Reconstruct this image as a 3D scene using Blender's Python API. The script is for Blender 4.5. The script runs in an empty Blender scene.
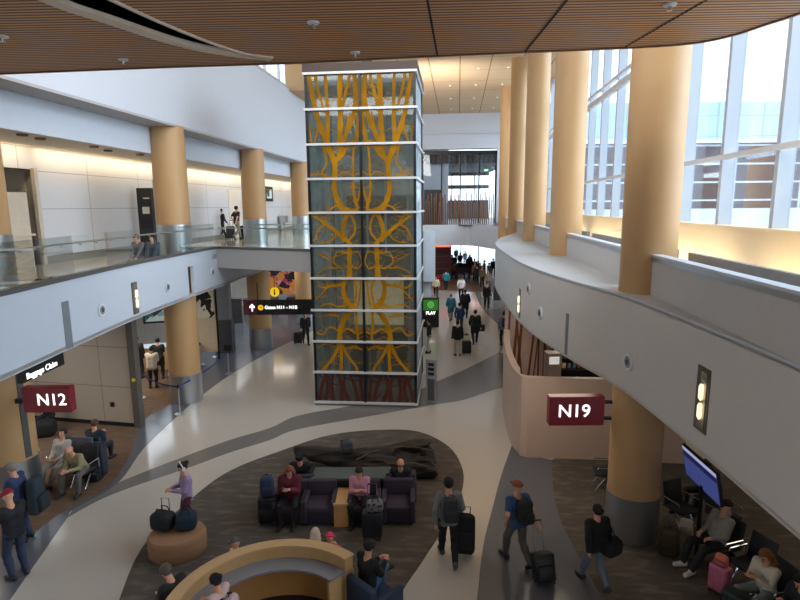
import bpy, bmesh, math, random
import numpy as np
from mathutils import Vector, Matrix, Euler
random.seed(7)
PI = math.pi
scene = bpy.context.scene
COL = scene.collection

# ------------------------------------------------------------------ camera
CAM_H = 6.9; FPX = 555.0; PITCH = math.radians(9.6); ROLL = math.radians(0.52)
_fw = Vector((0, math.cos(PITCH), -math.sin(PITCH))); _rt = Vector((1, 0, 0)); _up = Vector((0, math.sin(PITCH), math.cos(PITCH)))
_R = _rt*math.cos(ROLL) - _up*math.sin(ROLL); _U = _up*math.cos(ROLL) + _rt*math.sin(ROLL)
cd = bpy.data.cameras.new('camera'); cam = bpy.data.objects.new('camera', cd); COL.objects.link(cam)
cd.sensor_width = 36; cd.lens = 36*FPX/800; cd.clip_end = 400; cd.clip_start = 0.05
cam.matrix_world = Matrix(((_R.x, _U.x, -_fw.x, 0), (_R.y, _U.y, -_fw.y, 0), (_R.z, _U.z, -_fw.z, CAM_H), (0, 0, 0, 1)))
scene.camera = cam

def ray(px, py): return _fw + _R*((px-400)/FPX) + _U*((300-py)/FPX)
def G(px, py, z=0.0):                       # surveyed point on a level plane
    d = ray(px, py); k = (z-CAM_H)/d.z; return (d.x*k, d.y*k, z)
ANG = math.radians(6.0); sA, cA = math.sin(ANG), math.cos(ANG)
def W(s, t, z=0): return (s*cA+t*sA, t*cA-s*sA, z)   # hall frame: s across, t along

# ------------------------------------------------------------------ materials
def lin(c):
    c = c/255.0
    return c/12.92 if c <= 0.04045 else ((c+0.055)/1.055)**2.4
def rgb(r, g, b): return (lin(r), lin(g), lin(b), 1)
_M = {}
def mat(name, c, rough=0.6, metal=0.0, var=0.12, scale=6.0, bump=0.0, emit=0.0, spec=0.5, stretch=None):
    if name in _M: return _M[name]
    m = bpy.data.materials.new(name); m.use_nodes = True; nt = m.node_tree; n = nt.nodes; l = nt.links
    b = n['Principled BSDF']; b.inputs['Roughness'].default_value = rough; b.inputs['Metallic'].default_value = metal
    b.inputs['Specular IOR Level'].default_value = spec
    tc = n.new('ShaderNodeTexCoord'); nz = n.new('ShaderNodeTexNoise'); nz.inputs['Scale'].default_value = scale; nz.inputs['Detail'].default_value = 4
    if stretch:
        mp = n.new('ShaderNodeMapping'); mp.inputs['Scale'].default_value = stretch
        l.new(tc.outputs['Object'], mp.inputs[0]); l.new(mp.outputs[0], nz.inputs['Vector'])
    else: l.new(tc.outputs['Object'], nz.inputs['Vector'])
    mx = n.new('ShaderNodeMix'); mx.data_type = 'RGBA'
    mx.inputs[6].default_value = tuple(x*(1-var) for x in c[:3])+(1,); mx.inputs[7].default_value = tuple(min(1, x*(1+var)) for x in c[:3])+(1,)
    l.new(nz.outputs['Fac'], mx.inputs[0]); l.new(mx.outputs[2], b.inputs['Base Color'])
    if bump:
        bp = n.new('ShaderNodeBump'); bp.inputs['Strength'].default_value = bump; bp.inputs['Distance'].default_value = 0.02
        l.new(nz.outputs['Fac'], bp.inputs['Height']); l.new(bp.outputs[0], b.inputs['Normal'])
    if emit:
        l.new(mx.outputs[2], b.inputs['Emission Color']); b.inputs['Emission Strength'].default_value = emit
    _M[name] = m; return m
def c_(r, g, b, rough=0.8, **k): return mat('cloth_%d_%d_%d_%d' % (r, g, b, int(rough*10)), rgb(r, g, b), rough, scale=14, bump=0.15, **k)
def glassmat(name, tint, gloss=0.08, dirt=0.0, dirtcol=(0.5, 0.52, 0.5, 1)):
    m = bpy.data.materials.new(name); m.use_nodes = True; nt = m.node_tree; n = nt.nodes; l = nt.links; n.clear()
    o = n.new('ShaderNodeOutputMaterial'); t = n.new('ShaderNodeBsdfTransparent'); t.inputs[0].default_value = tint
    g = n.new('ShaderNodeBsdfGlossy'); g.inputs['Roughness'].default_value = 0.03
    mx = n.new('ShaderNodeMixShader'); fr = n.new('ShaderNodeFresnel'); fr.inputs[0].default_value = 1.4
    ml = n.new('ShaderNodeMath'); ml.operation = 'MULTIPLY_ADD'; ml.inputs[1].default_value = 0.45; ml.inputs[2].default_value = gloss*0.3
    l.new(fr.outputs[0], ml.inputs[0]); l.new(ml.outputs[0], mx.inputs[0]); l.new(t.outputs[0], mx.inputs[1]); l.new(g.outputs[0], mx.inputs[2])
    last = mx
    if dirt:
        d = n.new('ShaderNodeBsdfDiffuse'); d.inputs[0].default_value = dirtcol
        tc = n.new('ShaderNodeTexCoord'); nz = n.new('ShaderNodeTexNoise'); nz.inputs['Scale'].default_value = 1.7; nz.inputs['Detail'].default_value = 5
        l.new(tc.outputs['Object'], nz.inputs['Vector'])
        mm = n.new('ShaderNodeMath'); mm.operation = 'MULTIPLY'; mm.inputs[1].default_value = dirt*2; l.new(nz.outputs['Fac'], mm.inputs[0])
        m2 = n.new('ShaderNodeMixShader'); l.new(mm.outputs[0], m2.inputs[0]); l.new(mx.outputs[0], m2.inputs[1]); l.new(d.outputs[0], m2.inputs[2]); last = m2
    l.new(last.outputs[0], o.inputs[0]); _M[name] = m; return m
def linemat(name, base, dark, axis, period, width, rough=0.5, rot=0.0, period2=None, axis2=None, width2=None, soft=0.0, var=0.08, bump=0.0):
    """base colour crossed by fine darker lines (slats, panel joints) in object space"""
    m = mat(name, base, rough, var=var); nt = m.node_tree; n = nt.nodes; l = nt.links; b = n['Principled BSDF']
    src = b.inputs['Base Color'].links[0].from_socket
    tc = n.new('ShaderNodeTexCoord'); mp = n.new('ShaderNodeMapping'); mp.inputs['Rotation'].default_value = (0, 0, rot)
    l.new(tc.outputs['Object'], mp.inputs[0]); sp = n.new('ShaderNodeSeparateXYZ'); l.new(mp.outputs[0], sp.inputs[0])
    def line(ax, per, wd):
        a = n.new('ShaderNodeMath'); a.operation = 'DIVIDE'; a.inputs[1].default_value = per; l.new(sp.outputs[ax], a.inputs[0])
        f = n.new('ShaderNodeMath'); f.operation = 'FRACT'; l.new(a.outputs[0], f.inputs[0])
        g = n.new('ShaderNodeMath'); g.operation = 'LESS_THAN'; g.inputs[1].default_value = wd/per; l.new(f.outputs[0], g.inputs[0]); return g.outputs[0]
    fac = line(axis, period, width)
    if period2:
        f2 = line(axis2, period2, width2); mxx = n.new('ShaderNodeMath'); mxx.operation = 'MAXIMUM'; l.new(fac, mxx.inputs[0]); l.new(f2, mxx.inputs[1]); fac = mxx.outputs[0]
    mx = n.new('ShaderNodeMix'); mx.data_type = 'RGBA'; mx.inputs[7].default_value = dark
    l.new(fac, mx.inputs[0]); l.new(src, mx.inputs[6]); l.new(mx.outputs[2], b.inputs['Base Color'])
    if bump:
        iv = n.new('ShaderNodeMath'); iv.operation = 'SUBTRACT'; iv.inputs[0].default_value = 1; l.new(fac, iv.inputs[1])
        bp = n.new('ShaderNodeBump'); bp.inputs['Strength'].default_value = bump; bp.inputs['Distance'].default_value = 0.03
        l.new(iv.outputs[0], bp.inputs['Height']); l.new(bp.outputs[0], b.inputs['Normal'])
    return m

WHITE = mat('white_paint', rgb(204, 210, 220), 0.55, var=0.03)
WHITE_LO = mat('white_plaster_fascia', rgb(196, 204, 215), 0.5, var=0.03)
GREYCAP = mat('dark_cap', rgb(88, 86, 84), 0.4, var=0.05)
TAN = mat('tan_column_paint', rgb(188, 150, 104), 0.5, var=0.05, scale=1.5)
STEEL = mat('brushed_steel', rgb(186, 190, 194), 0.28, 0.9, var=0.08, scale=3, stretch=(8, 8, 0.4))
ALU = mat('pale_aluminium', rgb(198, 203, 210), 0.4, 0.3, var=0.03)
CHROME = mat('chrome', rgb(215, 218, 222), 0.15, 0.9, var=0.03)
BLACK = mat('black_plastic', rgb(20, 20, 22), 0.45, var=0.1)
BLACKM = mat('black_metal', rgb(26, 26, 28), 0.35, 0.3, var=0.1)
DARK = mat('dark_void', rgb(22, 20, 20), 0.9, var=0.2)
WOOD = mat('light_oak_laminate', rgb(198, 162, 114), 0.4, var=0.12, scale=3, stretch=(1, 1, 8))
WOODD = mat('brown_timber', rgb(120, 72, 42), 0.55, var=0.3, scale=4, stretch=(3, 3, 0.6))
LETTER = mat('white_lettering', (1, 1, 1, 1), 0.5, var=0.0, emit=1.0)
YELLOW = mat('sign_yellow', rgb(240, 190, 20), 0.5, var=0.02, emit=0.5)
MAROON = mat('sign_maroon', rgb(112, 20, 36), 0.35, var=0.05, emit=0.08)
PURPLE = mat('sign_purple', rgb(88, 26, 60), 0.4, var=0.05)
SKIN = mat('skin_light', rgb(214, 160, 132), 0.55, var=0.06, scale=20)
SKIN2 = mat('skin_tan', rgb(176, 122, 92), 0.55, var=0.06, scale=20)
EYE = mat('eye_dark', rgb(40, 28, 24), 0.3, var=0.1)
GLASS = glassmat('window_glass', (0.93, 0.97, 1.0, 1), 0.06)
RAILGLASS = glassmat('rail_glass', (0.93, 0.985, 0.97, 1), 0.03)

# ------------------------------------------------------------------ mesh builder
class MB:
    def __init__(s): s.v = []; s.f = []
    def add(s, vs, fs):
        o = len(s.v); s.v += [tuple(v) for v in vs]; s.f += [tuple(i+o for i in f) for f in fs]; return s
    def box(s, x0, x1, y0, y1, z0, z1, M=None):
        v = [(x, y, z) for z in (z0, z1) for x, y in ((x0, y0), (x1, y0), (x1, y1), (x0, y1))]
        if M is not None: v = [tuple(M @ Vector(p)) for p in v]
        return s.add(v, [(3, 2, 1, 0), (4, 5, 6, 7), (0, 1, 5, 4), (1, 2, 6, 5), (2, 3, 7, 6), (3, 0, 4, 7)])
    def hbox(s, s0, s1, t0, t1, z0, z1):
        v = [W(a, b, z) for z in (z0, z1) for a, b in ((s0, t0), (s1, t0), (s1, t1), (s0, t1))]
        return s.add(v, [(3, 2, 1, 0), (4, 5, 6, 7), (0, 1, 5, 4), (1, 2, 6, 5), (2, 3, 7, 6), (3, 0, 4, 7)])
    def rbox(s, c, d, r=0.02, seg=2, M=None, taper=1.0):
        bm = bmesh.new(); bmesh.ops.create_cube(bm, size=1)
        for v in bm.verts:
            v.co = Vector((v.co.x*d[0], v.co.y*d[1], v.co.z*d[2]))
            if v.co.z > 0: v.co.x *= taper; v.co.y *= taper
        r = min(r, min(d)*0.49)
        bmesh.ops.bevel(bm, geom=bm.edges[:]+bm.verts[:], offset=r, segments=seg, profile=0.5, affect='EDGES')
        bm.verts.index_update(); vs = []
        for v in bm.verts:
            p = v.co + Vector(c)
            if M is not None: p = M @ p
            vs.append(tuple(p))
        s.add(vs, [tuple(v.index for v in f.verts) for f in bm.faces]); bm.free(); return s
    def tube(s, pts, r, n=8, cap=True, close=False):
        pts = [Vector(p) for p in pts]; m = len(pts); rr = r if isinstance(r, (list, tuple)) else [r]*m
        rings = []; ref = None
        for i, p in enumerate(pts):
            a = pts[i-1] if i > 0 else (pts[-1] if close else p); b = pts[i+1] if i < m-1 else (pts[0] if close else p)
            d = (b-a).normalized()
            if ref is None: ref = Vector((0, 0, 1)) if abs(d.z) < 0.9 else Vector((1, 0, 0))
            x = d.cross(ref)
            if x.length < 1e-4: x = d.orthogonal()
            x.normalize(); y = x.cross(d).normalized(); ref = y
            rings.append([p + (x*math.cos(2*PI*k/n)+y*math.sin(2*PI*k/n))*rr[i] for k in range(n)])
        vs = [v for g in rings for v in g]; fs = []
        for i in range(m-1 if not close else m):
            j = (i+1) % m
            for k in range(n): fs.append((i*n+k, i*n+(k+1) % n, j*n+(k+1) % n, j*n+k))
        if cap and not close: fs.append(tuple(range(n))[::-1]); fs.append(tuple((m-1)*n+k for k in range(n)))
        return s.add(vs, fs)
    def lathe(s, prof, c=(0, 0, 0), n=32, cap=True, sx=1, sy=1):
        vs = []; fs = []
        for r, z in prof:
            for k in range(n): a = 2*PI*k/n; vs.append((c[0]+r*math.cos(a)*sx, c[1]+r*math.sin(a)*sy, c[2]+z))
        for i in range(len(prof)-1):
            for k in range(n): fs.append((i*n+k, i*n+(k+1) % n, (i+1)*n+(k+1) % n, (i+1)*n+k))
        if cap: fs.append(tuple(range(n))[::-1]); fs.append(tuple((len(prof)-1)*n+k for k in range(n)))
        return s.add(vs, fs)
    def prism(s, poly, z0, z1, M=None):
        n = len(poly); a = sum(poly[i][0]*poly[(i+1) % n][1]-poly[(i+1) % n][0]*poly[i][1] for i in range(n))
        if a < 0: poly = poly[::-1]
        v = [(p[0], p[1], z0) for p in poly]+[(p[0], p[1], z1) for p in poly]
        if M is not None: v = [tuple(M @ Vector(p)) for p in v]
        return s.add(v, [tuple(range(n))[::-1], tuple(range(n, 2*n))]+[(i, (i+1) % n, n+(i+1) % n, n+i) for i in range(n)])
    def ribbon(s, pts, z0, z1, th=0.15):
        """upright band following a plan curve, th thick to the left of its direction"""
        P = [Vector((p[0], p[1])) for p in pts]; m = len(P); off = []
        for i in range(m):
            d = (P[min(i+1, m-1)]-P[max(i-1, 0)]).normalized(); off.append(P[i]+Vector((-d.y, d.x))*th)
        vs = []
        for i in range(m): vs += [(P[i].x, P[i].y, z0), (P[i].x, P[i].y, z1), (off[i].x, off[i].y, z1), (off[i].x, off[i].y, z0)]
        fs = []
        for i in range(m-1):
            a = i*4; b = a+4
            for k in range(4): fs.append((a+k, b+k, b+(k+1) % 4, a+(k+1) % 4))
        fs += [(3, 2, 1, 0), tuple((m-1)*4+k for k in range(4))]
        return s.add(vs, fs)
    def quad(s, a, b, c, d): return s.add([a, b, c, d], [(0, 1, 2, 3)])
    def disc(s, c, nrm, r, th=0.01, n=24):
        nrm = Vector(nrm).normalized(); return s.tube([Vector(c), Vector(c)+nrm*th], r, n)
    def build(s, name, m, parent=None, smooth=False, loc=None):
        me = bpy.data.meshes.new(name); me.from_pydata(s.v, [], s.f); me.validate(); me.update()
        bm = bmesh.new(); bm.from_mesh(me); bmesh.ops.recalc_face_normals(bm, faces=bm.faces[:]); bm.to_mesh(me); bm.free()
        if smooth:
            for p in me.polygons: p.use_smooth = True
            try: me.set_sharp_from_angle(angle=math.radians(40))
            except Exception: pass
        if m is not None: me.materials.append(m)
        o = bpy.data.objects.new(name, me); COL.objects.link(o)
        if parent is not None: o.parent = parent
        if loc is not None: o.location = loc
        return o
def tag(o, label, cat, group=None, kind=None):
    if label: o['label'] = label
    if cat: o['category'] = cat
    if group: o['group'] = group
    if kind: o['kind'] = kind
    return o
def struct(o, label=None):
    o['kind'] = 'structure'
    if label: o['label'] = label
    return o
def empty(name, loc=(0, 0, 0), rz=0.0, label=None, cat=None, group=None):
    o = bpy.data.objects.new(name, None); COL.objects.link(o); o.location = loc; o.rotation_euler = (0, 0, rz); o.empty_display_size = 0.1
    return tag(o, label, cat, group)
def copy_tree(o, parent=None):
    c = o.copy(); COL.objects.link(c)
    if parent is not None: c.parent = parent
    for ch in list(o.children): copy_tree(ch, c)
    return c
def smooth_curve(pts, n=6, close=False):
    P = [Vector(p[:2]) for p in pts]; m = len(P); out = []
    rng = range(m if close else m-1)
    for i in rng:
        g = (lambda k: P[k % m]) if close else (lambda k: P[max(0, min(m-1, k))])
        a, b, c, d = g(i-1), g(i), g(i+1), g(i+2)
        for k in range(n):
            t = k/n; q = 0.5*((2*b)+(c-a)*t+(2*a-5*b+4*c-d)*t*t+(3*b-a-3*c+d)*t**3); out.append((q.x, q.y))
    if not close: out.append((P[-1].x, P[-1].y))
    return out
def textmesh(name, body, size, m, parent, loc, rot, bold=0.0, depth=0.004, align='LEFT'):
    cu = bpy.data.curves.new(name, 'FONT'); cu.body = body; cu.size = size; cu.extrude = depth; cu.align_x = align; cu.align_y = 'CENTER'; cu.offset = bold
    tmp = bpy.data.objects.new(name+'_tmp', cu); COL.objects.link(tmp)
    dg = bpy.context.evaluated_depsgraph_get(); me = bpy.data.meshes.new_from_object(tmp.evaluated_get(dg)); bpy.data.objects.remove(tmp)
    me.materials.clear(); me.materials.append(m)
    o = bpy.data.objects.new(name, me); COL.objects.link(o); o.location = loc; o.rotation_euler = rot
    if parent is not None: o.parent = parent
    return o
# ================================================================== the setting
# ---- floor: pale terrazzo, slate bands and brown carpets let into it
terr = mat('terrazzo_beige', rgb(196, 189, 180), 0.13, var=0.06, scale=60, spec=0.55)
slate = mat('terrazzo_slate', rgb(98, 100, 108), 0.2, var=0.1, scale=60, spec=0.5)
greyb = mat('terrazzo_grey', rgb(122, 119, 116), 0.16, var=0.08, scale=60, spec=0.5)
def carpetmat(name, a, b):
    m = mat(name, a, 0.95, var=0.2, scale=3.0, bump=0.1); nt = m.node_tree; n = nt.nodes; l = nt.links; bs = n['Principled BSDF']
    src = bs.inputs['Base Color'].links[0].from_socket
    tc = n.new('ShaderNodeTexCoord'); mp = n.new('ShaderNodeMapping'); mp.inputs['Scale'].default_value = (0.9, 2.6, 1); mp.inputs['Rotation'].default_value = (0, 0, 0.35)
    nz = n.new('ShaderNodeTexNoise'); nz.inputs['Scale'].default_value = 2.2; nz.inputs['Detail'].default_value = 6; l.new(tc.outputs['Object'], mp.inputs[0]); l.new(mp.outputs[0], nz.inputs['Vector'])
    rp = n.new('ShaderNodeValToRGB'); rp.color_ramp.elements[0].position = 0.5; rp.color_ramp.elements[1].position = 0.68; l.new(nz.outputs['Fac'], rp.inputs[0])
    mx = n.new('ShaderNodeMix'); mx.data_type = 'RGBA'; mx.inputs[7].default_value = b; l.new(rp.outputs[0], mx.inputs[0]); l.new(src, mx.inputs[6]); l.new(mx.outputs[2], bs.inputs['Base Color']); return m
carpet = carpetmat('brown_carpet', rgb(84, 76, 69), rgb(108, 98, 88))
carpet2 = carpetmat('umber_carpet', rgb(104, 80, 60), rgb(118, 94, 72))
m = MB(); m.box(-30, 22, -8, 64, -0.3, 0); struct(m.build('floor', terr), 'pale terrazzo concourse floor')
def inlay(name, px, mt, z, lab, raw=False, n=5, close=True):
    pts = px if raw else [G(x, y) for x, y in px]
    pl = smooth_curve(pts, n, close) if n > 1 else [p[:2] for p in pts]
    mm = MB(); mm.prism(pl, 0.0005, z); return struct(mm.build(name, mt), lab)
Gp = lambda L: [G(x, y)[:2] for x, y in L]
# centre seating oval
ov = Gp([(142, 548), (189, 501), (230, 471), (281, 451), (331, 435), (382, 430), (419, 432), (449, 447), (463, 471), (460, 498), (446, 525), (422, 562), (399, 600)])
ov = smooth_curve([(-4.6, 6.6), (-4.9, 8.2)]+ov+[(-0.05, 7.8), (-0.7, 6.6), (-2.4, 6.0)], 5, True)
inlay('floor_carpet', ov, carpet, 0.010, 'brown carpet oval under the central seating', raw=True, n=1)
# grey band sweeping round the shaft
up_ = smooth_curve(Gp([(74, 508), (118, 483), (186, 456), (230, 440), (270, 428), (297, 416), (345, 407), (400, 398), (436, 382), (466, 369), (490, 357), (499, 352)]), 5)
lo_ = smooth_curve(Gp([(67, 518), (111, 495), (189, 467.5), (230, 452.5), (270, 440), (297, 429.5), (365, 417), (432, 405), (463, 400), (490, 391), (520, 384), (560, 376)]), 5)
inlay('floor_band', up_+lo_[::-1], greyb, 0.004, 'grey terrazzo band curving across the concourse', raw=True, n=1)
# slate region, left side
a_ = smooth_curve(Gp([(315, 330), (270, 352), (230, 375), (200, 397), (182, 412), (145, 447), (118, 483), (74, 509), (67, 518), (38, 560), (10, 600)]), 4)
b_ = [(-8.2, 6.3), (-9.4, 8.2)]+smooth_curve(Gp([(0, 558), (20, 545), (47, 523), (74, 505), (111, 484), (132, 451), (138, 430), (150, 415), (182, 400)]), 4)+[(-8.2, 19.5), (-8.4, 22), (-11.5, 26), (-13, 30), (-11, 48), (-3, 48)]+[W(-7.0, 40)[:2]]
inlay('floor_slate', a_+b_, slate, 0.006, 'blue grey terrazzo along the gates on the left', raw=True, n=1)
cl = smooth_curve(Gp([(0, 558), (20, 545), (47, 523), (74, 505), (111, 484), (132, 451), (138, 430), (150, 415), (182, 400)]), 4)
inlay('floor_carpet', [(-14.5, 8), (-9.4, 8.2)]+cl+[(-8.2, 19.5), (-8.4, 22), (-11.5, 26), (-16, 26)], carpet2, 0.009, 'brown carpet of the gate lounge on the left', raw=True, n=1)
# slate region to the right of the concourse far part
r1 = smooth_curve(Gp([(474, 289), (480, 305), (490, 317), (498, 325), (504, 340), (499, 352), (490, 357), (466, 369), (436, 382)]), 4)
inlay('floor_grey', r1+Gp([(430, 386), (453, 400), (463, 400), (490, 391), (505, 385)])+[(4.0, 21), (4.5, 25), (6.4, 31.5), (12, 36), (14, 48), (10, 50)], greyb, 0.003, 'grey terrazzo margin on the right of the far concourse', raw=True, n=1)
# near right slate walk and carpet
w1 = smooth_curve(Gp([(512, 445), (502, 473), (492, 510), (483, 547), (477, 600)]), 4); w2 = smooth_curve(Gp([(602, 598), (577, 553), (562, 523), (553, 490), (552, 460)]), 4)
inlay('floor_slate', w1+[(1.1, 7.4), (1.15, 5), (3.6, 5), (3.45, 7.5)]+w2+[(3.4, 14.6)], slate, 0.005, 'dark grey terrazzo walkway beside gate carpet on the right', raw=True, n=1)
inlay('floor_carpet', w2+[(4.6, 14.6), (14, 13.6), (14, 3), (3.7, 3), (3.5, 6.5)], carpet, 0.009, 'dark brown carpet of the gate lounge on the right', raw=True, n=1)
# far carpet by the shops
inlay('floor_carpet', [G(436, 290)[:2], G(474, 292)[:2], (14, 45), (16, 62), (2, 62), (1.5, 46)], mat('tan_far_floor', rgb(120, 92, 72), 0.35, var=0.1), 0.007, 'brown floor by the far shops', raw=True, n=1)

# ---- left side: mezzanine slab, curved fascia, bridge
Lf = smooth_curve([(-7.0, 2.0), (-7.05, 6), (-7.1, 9.75), (-7.2, 12), (-7.26, 15.2), (-7.15, 18), (-6.92, 20.98)], 5)
Lf2 = smooth_curve([(-6.92, 20.98), (-6.75, 24), (-6.45, 28)], 5)
slabL = [W(-13.2, 0)[:2], W(-13.2, 52)[:2], W(-6.6, 52)[:2], (-3.1, 40)]+[(-3.05, 24.2), (-3.05, 19.2)]+Lf[::-1]
mezzfl = mat('mezzanine_terrazzo', rgb(206, 198, 184), 0.12, var=0.04, scale=50)
m = MB(); m.prism([(x-0.02 if y < 20.5 else x, y) for x, y in slabL], 5.02, 5.2); struct(m.build('floor_mezzanine', mezzfl), 'pale polished floor of the left mezzanine and bridge')
under = mat('soffit_white', rgb(196, 188, 176), 0.7, var=0.03)
m = MB(); m.prism([W(-13.2, 0)[:2], W(-13.2, 50)[:2], W(-9, 50)[:2], (-6.5, 28)]+Lf2[::-1]+Lf[::-1], 3.92, 4.0); struct(m.build('ceiling_lower', under), 'white soffit under the left mezzanine')
m = MB()
def fascia_band(mm, pts, z0, z1, th):   # leave the tall notch where the column shows through
    seg = []; out = []
    for p in pts:
        out.append(p)
    mm.ribbon(out, z0, z1, th)
yN0, yN1 = 18.55, 18.98
def cutcurve(pts, y0, y1):
    r = [p for p in pts if y0 < p[1] < y1]
    def at(y):
        for a, b in zip(pts, pts[1:]):
            if a[1] <= y <= b[1]:
                k = (y-a[1])/(b[1]-a[1]); return (a[0]+(b[0]-a[0])*k, y)
    s_, e_ = at(max(y0, pts[0][1])), at(min(y1, pts[-1][1])); return [s_]+r+[e_]
LfA = cutcurve(Lf, 0, yN0); LfB = cutcurve(Lf, yN1, 99); LfN = cutcurve(Lf, yN0, yN1)
m.ribbon(LfA, 3.9, 5.38, 0.12); m.ribbon(LfB, 3.9, 5.38, 0.12); m.ribbon(LfN, 4.95, 5.38, 0.12); m.ribbon(Lf2, 3.9, 4.75, 0.12)
struct(m.build('wall_left', WHITE_LO), 'white curved fascia of the left mezzanine')
m = MB(); m.ribbon([(x+0.03, y) for x, y in Lf], 5.38, 5.47, 0.2)
struct(m.build('trim_1', GREYCAP), 'dark cap on the left mezzanine edge')
# bridge to the shaft
br = [(-6.92, 20.98), (-3.0, 19.05)]
m = MB(); m.ribbon(br, 4.66, 5.38, 0.12); m.prism([(-6.92, 21.05), (-3.0, 19.15), (-3.0, 24.2), (-6.8, 24.2)], 4.66, 4.74)
struct(m.build('wall_bridge', mat('bridge_grey', rgb(168, 168, 168), 0.55, var=0.03)), 'grey fascia of the footbridge to the lift shaft')
m = MB(); m.ribbon([(p[0], p[1]-0.02) for p in br], 5.38, 5.47, 0.2); struct(m.build('trim_2', GREYCAP), 'dark cap on the bridge edge')
# recessed marks on fascia
def xL(y):
    p = cutcurve(Lf, 0, y)[-1]; return p[0]
for k, (y0, y1, z0, z1, mt) in enumerate(((11.6, 11.85, 3.92, 4.95, mat('recess_grey', rgb(120, 125, 132), 0.6)),)):
    m = MB(); m.box(xL(y0)-0.02, xL(y0)+0.012, y0, y1, z0, z1); struct(m.build('trim_3', mt), 'grey recessed joint in the left fascia')

# ---- upper left: back wall with cove, beam face, soffit, high wall, clerestory
cream = linemat('upper_wall_panels', rgb(202, 202, 206), rgb(150, 150, 156), 1, 3.1, 0.03, 0.55, rot=ANG, period2=1.15, axis2=2, width2=0.025, var=0.02)
m = MB(); m.hbox(-13.2, -12.9, 0, 13.2, 5.2, 8.75); m.hbox(-13.2, -12.9, 16.1, 52, 5.2, 8.75)
m.hbox(-13.2, -12.9, 13.2, 16.1, 8.1, 8.75)
struct(m.build('wall_upper_left', cream), 'white panelled back wall of the mezzanine')
m = MB(); m.hbox(-12.9, -12.86, 0, 13.2, 5.2, 5.45); m.hbox(-12.9, -12.86, 16.1, 22.8, 5.2, 5.45); m.hbox(-12.9, -12.86, 24.0, 52, 5.2, 5.45); struct(m.build('baseboard_left', mat('skirting_grey', rgb(128, 124, 118), 0.5)), 'grey skirting of the mezzanine wall')
m = MB(); m.hbox(-13.0, -10.3, 0, 52, 8.75, 8.85); struct(m.build('ceiling_mezzanine', mat('mezz_ceiling', rgb(206, 196, 178), 0.7, var=0.03)), 'cream ceiling of the mezzanine')
m = MB(); m.hbox(-10.3, -10.15, 0, 52, 8.7, 9.62); struct(m.build('trim_beam', WHITE), 'white beam face above the mezzanine')
m = MB(); m.hbox(-10.3, -9.3, 0, 52, 9.55, 9.62); struct(m.build('trim_soffit', mat('soffit_grey', rgb(176, 176, 178), 0.6, var=0.02)), 'grey soffit at column heads')  # one even grey for the soffit
m = MB(); m.hbox(-9.5, -9.3, 0, 56, 9.62, 13.3); m.hbox(-9.5, -9.3, 32.0, 56, 13.3, 15.6); struct(m.build('wall_high_left', WHITE), 'tall white wall above the mezzanine columns')
m = MB()
for k in range(13): m.hbox(-9.45, -9.33, 6+2.15*k, 6.12+2.15*k, 13.3, 15.6)
m.hbox(-9.5, -9.28, 0, 32, 13.3, 13.4)
w = struct(m.build('window_1', ALU), 'clerestory window frames on the upper left')
m = MB(); m.hbox(-9.42, -9.40, 0, 32, 13.4, 15.6); o = m.build('pane', GLASS, w)
m = MB(); m.hbox(-9.5, -8.2, 31.2, 34.5, 13.2, 15.6); struct(m.build('trim_bulkhead', TAN), 'tan bulkhead at the end of the clerestory')

# ---- high ceiling
tanceil = linemat('tan_ceiling_boards', rgb(222, 190, 150), rgb(150, 118, 84), 0, 1.9, 0.07, 0.6, rot=ANG, period2=3.2, axis2=1, width2=0.05, var=0.06)
m = MB(); m.hbox(-9.5, 7.2, -2, 58, 15.6, 15.75); struct(m.build('ceiling_high', tanceil), 'tan boarded high ceiling over the concourse')

# ---- near canopy with crescent slot
slat = linemat('canopy_slats', rgb(204, 154, 114), rgb(96, 62, 42), 1, 0.1, 0.045, 0.55, rot=0.03, var=0.1, bump=0.6)
edge = smooth_curve([(-14, 11.4), (-10.5, 11.15), (-7.38, 10.86), (-4.45, 10.52), (-2.2, 10.31), (-1.71, 10.26), (0.04, 9.99), (1.69, 9.76), (3.3, 9.56), (4.2, 9.42), (4.75, 9.22), (5.05, 8.85), (5.2, 8.4), (5.36, 7.9), (5.6, 6.4), (5.75, 3), (5.75, -3)], 6)
outer = smooth_curve([(-4.9, 1.0), (-4.85, 3), (-4.6, 5.4), (-4.29, 7.24), (-3.98, 7.98), (-3.49, 9.01), (-2.99, 9.6), (-2.2, 10.08)], 6)
inner = smooth_curve([(-4.9, 1.0), (-4.4, 3), (-3.95, 5.2), (-3.42, 7.26), (-3.11, 8.3), (-2.72, 9.25), (-2.2, 10.08)], 6)
eL = [p for p in edge if p[0] <= -2.2]; eR = [p for p in edge if p[0] > -2.2]
ec = struct(empty('ceiling'), 'brown slatted timber canopy with a crescent slot')
Lp = [(-14, -3)]+eL+outer[::-1]+[(-4.9, -3)]
Rp = [(-4.9, -3)]+inner+[eL[-1]]+eR
m = MB(); m.prism(Lp, 9.4, 9.46); m.build('panel', slat, ec)
m = MB(); m.prism(Rp, 9.4, 9.46); m.build('panel', slat, ec)
m = MB(); m.ribbon(outer, 9.37, 9.43, -0.22); m.build('slot_rim', mat('rim_cream', rgb(220, 206, 188), 0.5), ec)
m = MB(); m.ribbon(inner, 9.37, 9.47, 0.04); m.build('slot_rim', mat('rim_cream', rgb(220, 206, 188), 0.5), ec)
m = MB(); m.ribbon(edge, 9.38, 9.5, 0.05); m.build('edge_trim', mat('edge_brown', rgb(120, 84, 60), 0.5), ec)
m = MB()
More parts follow.
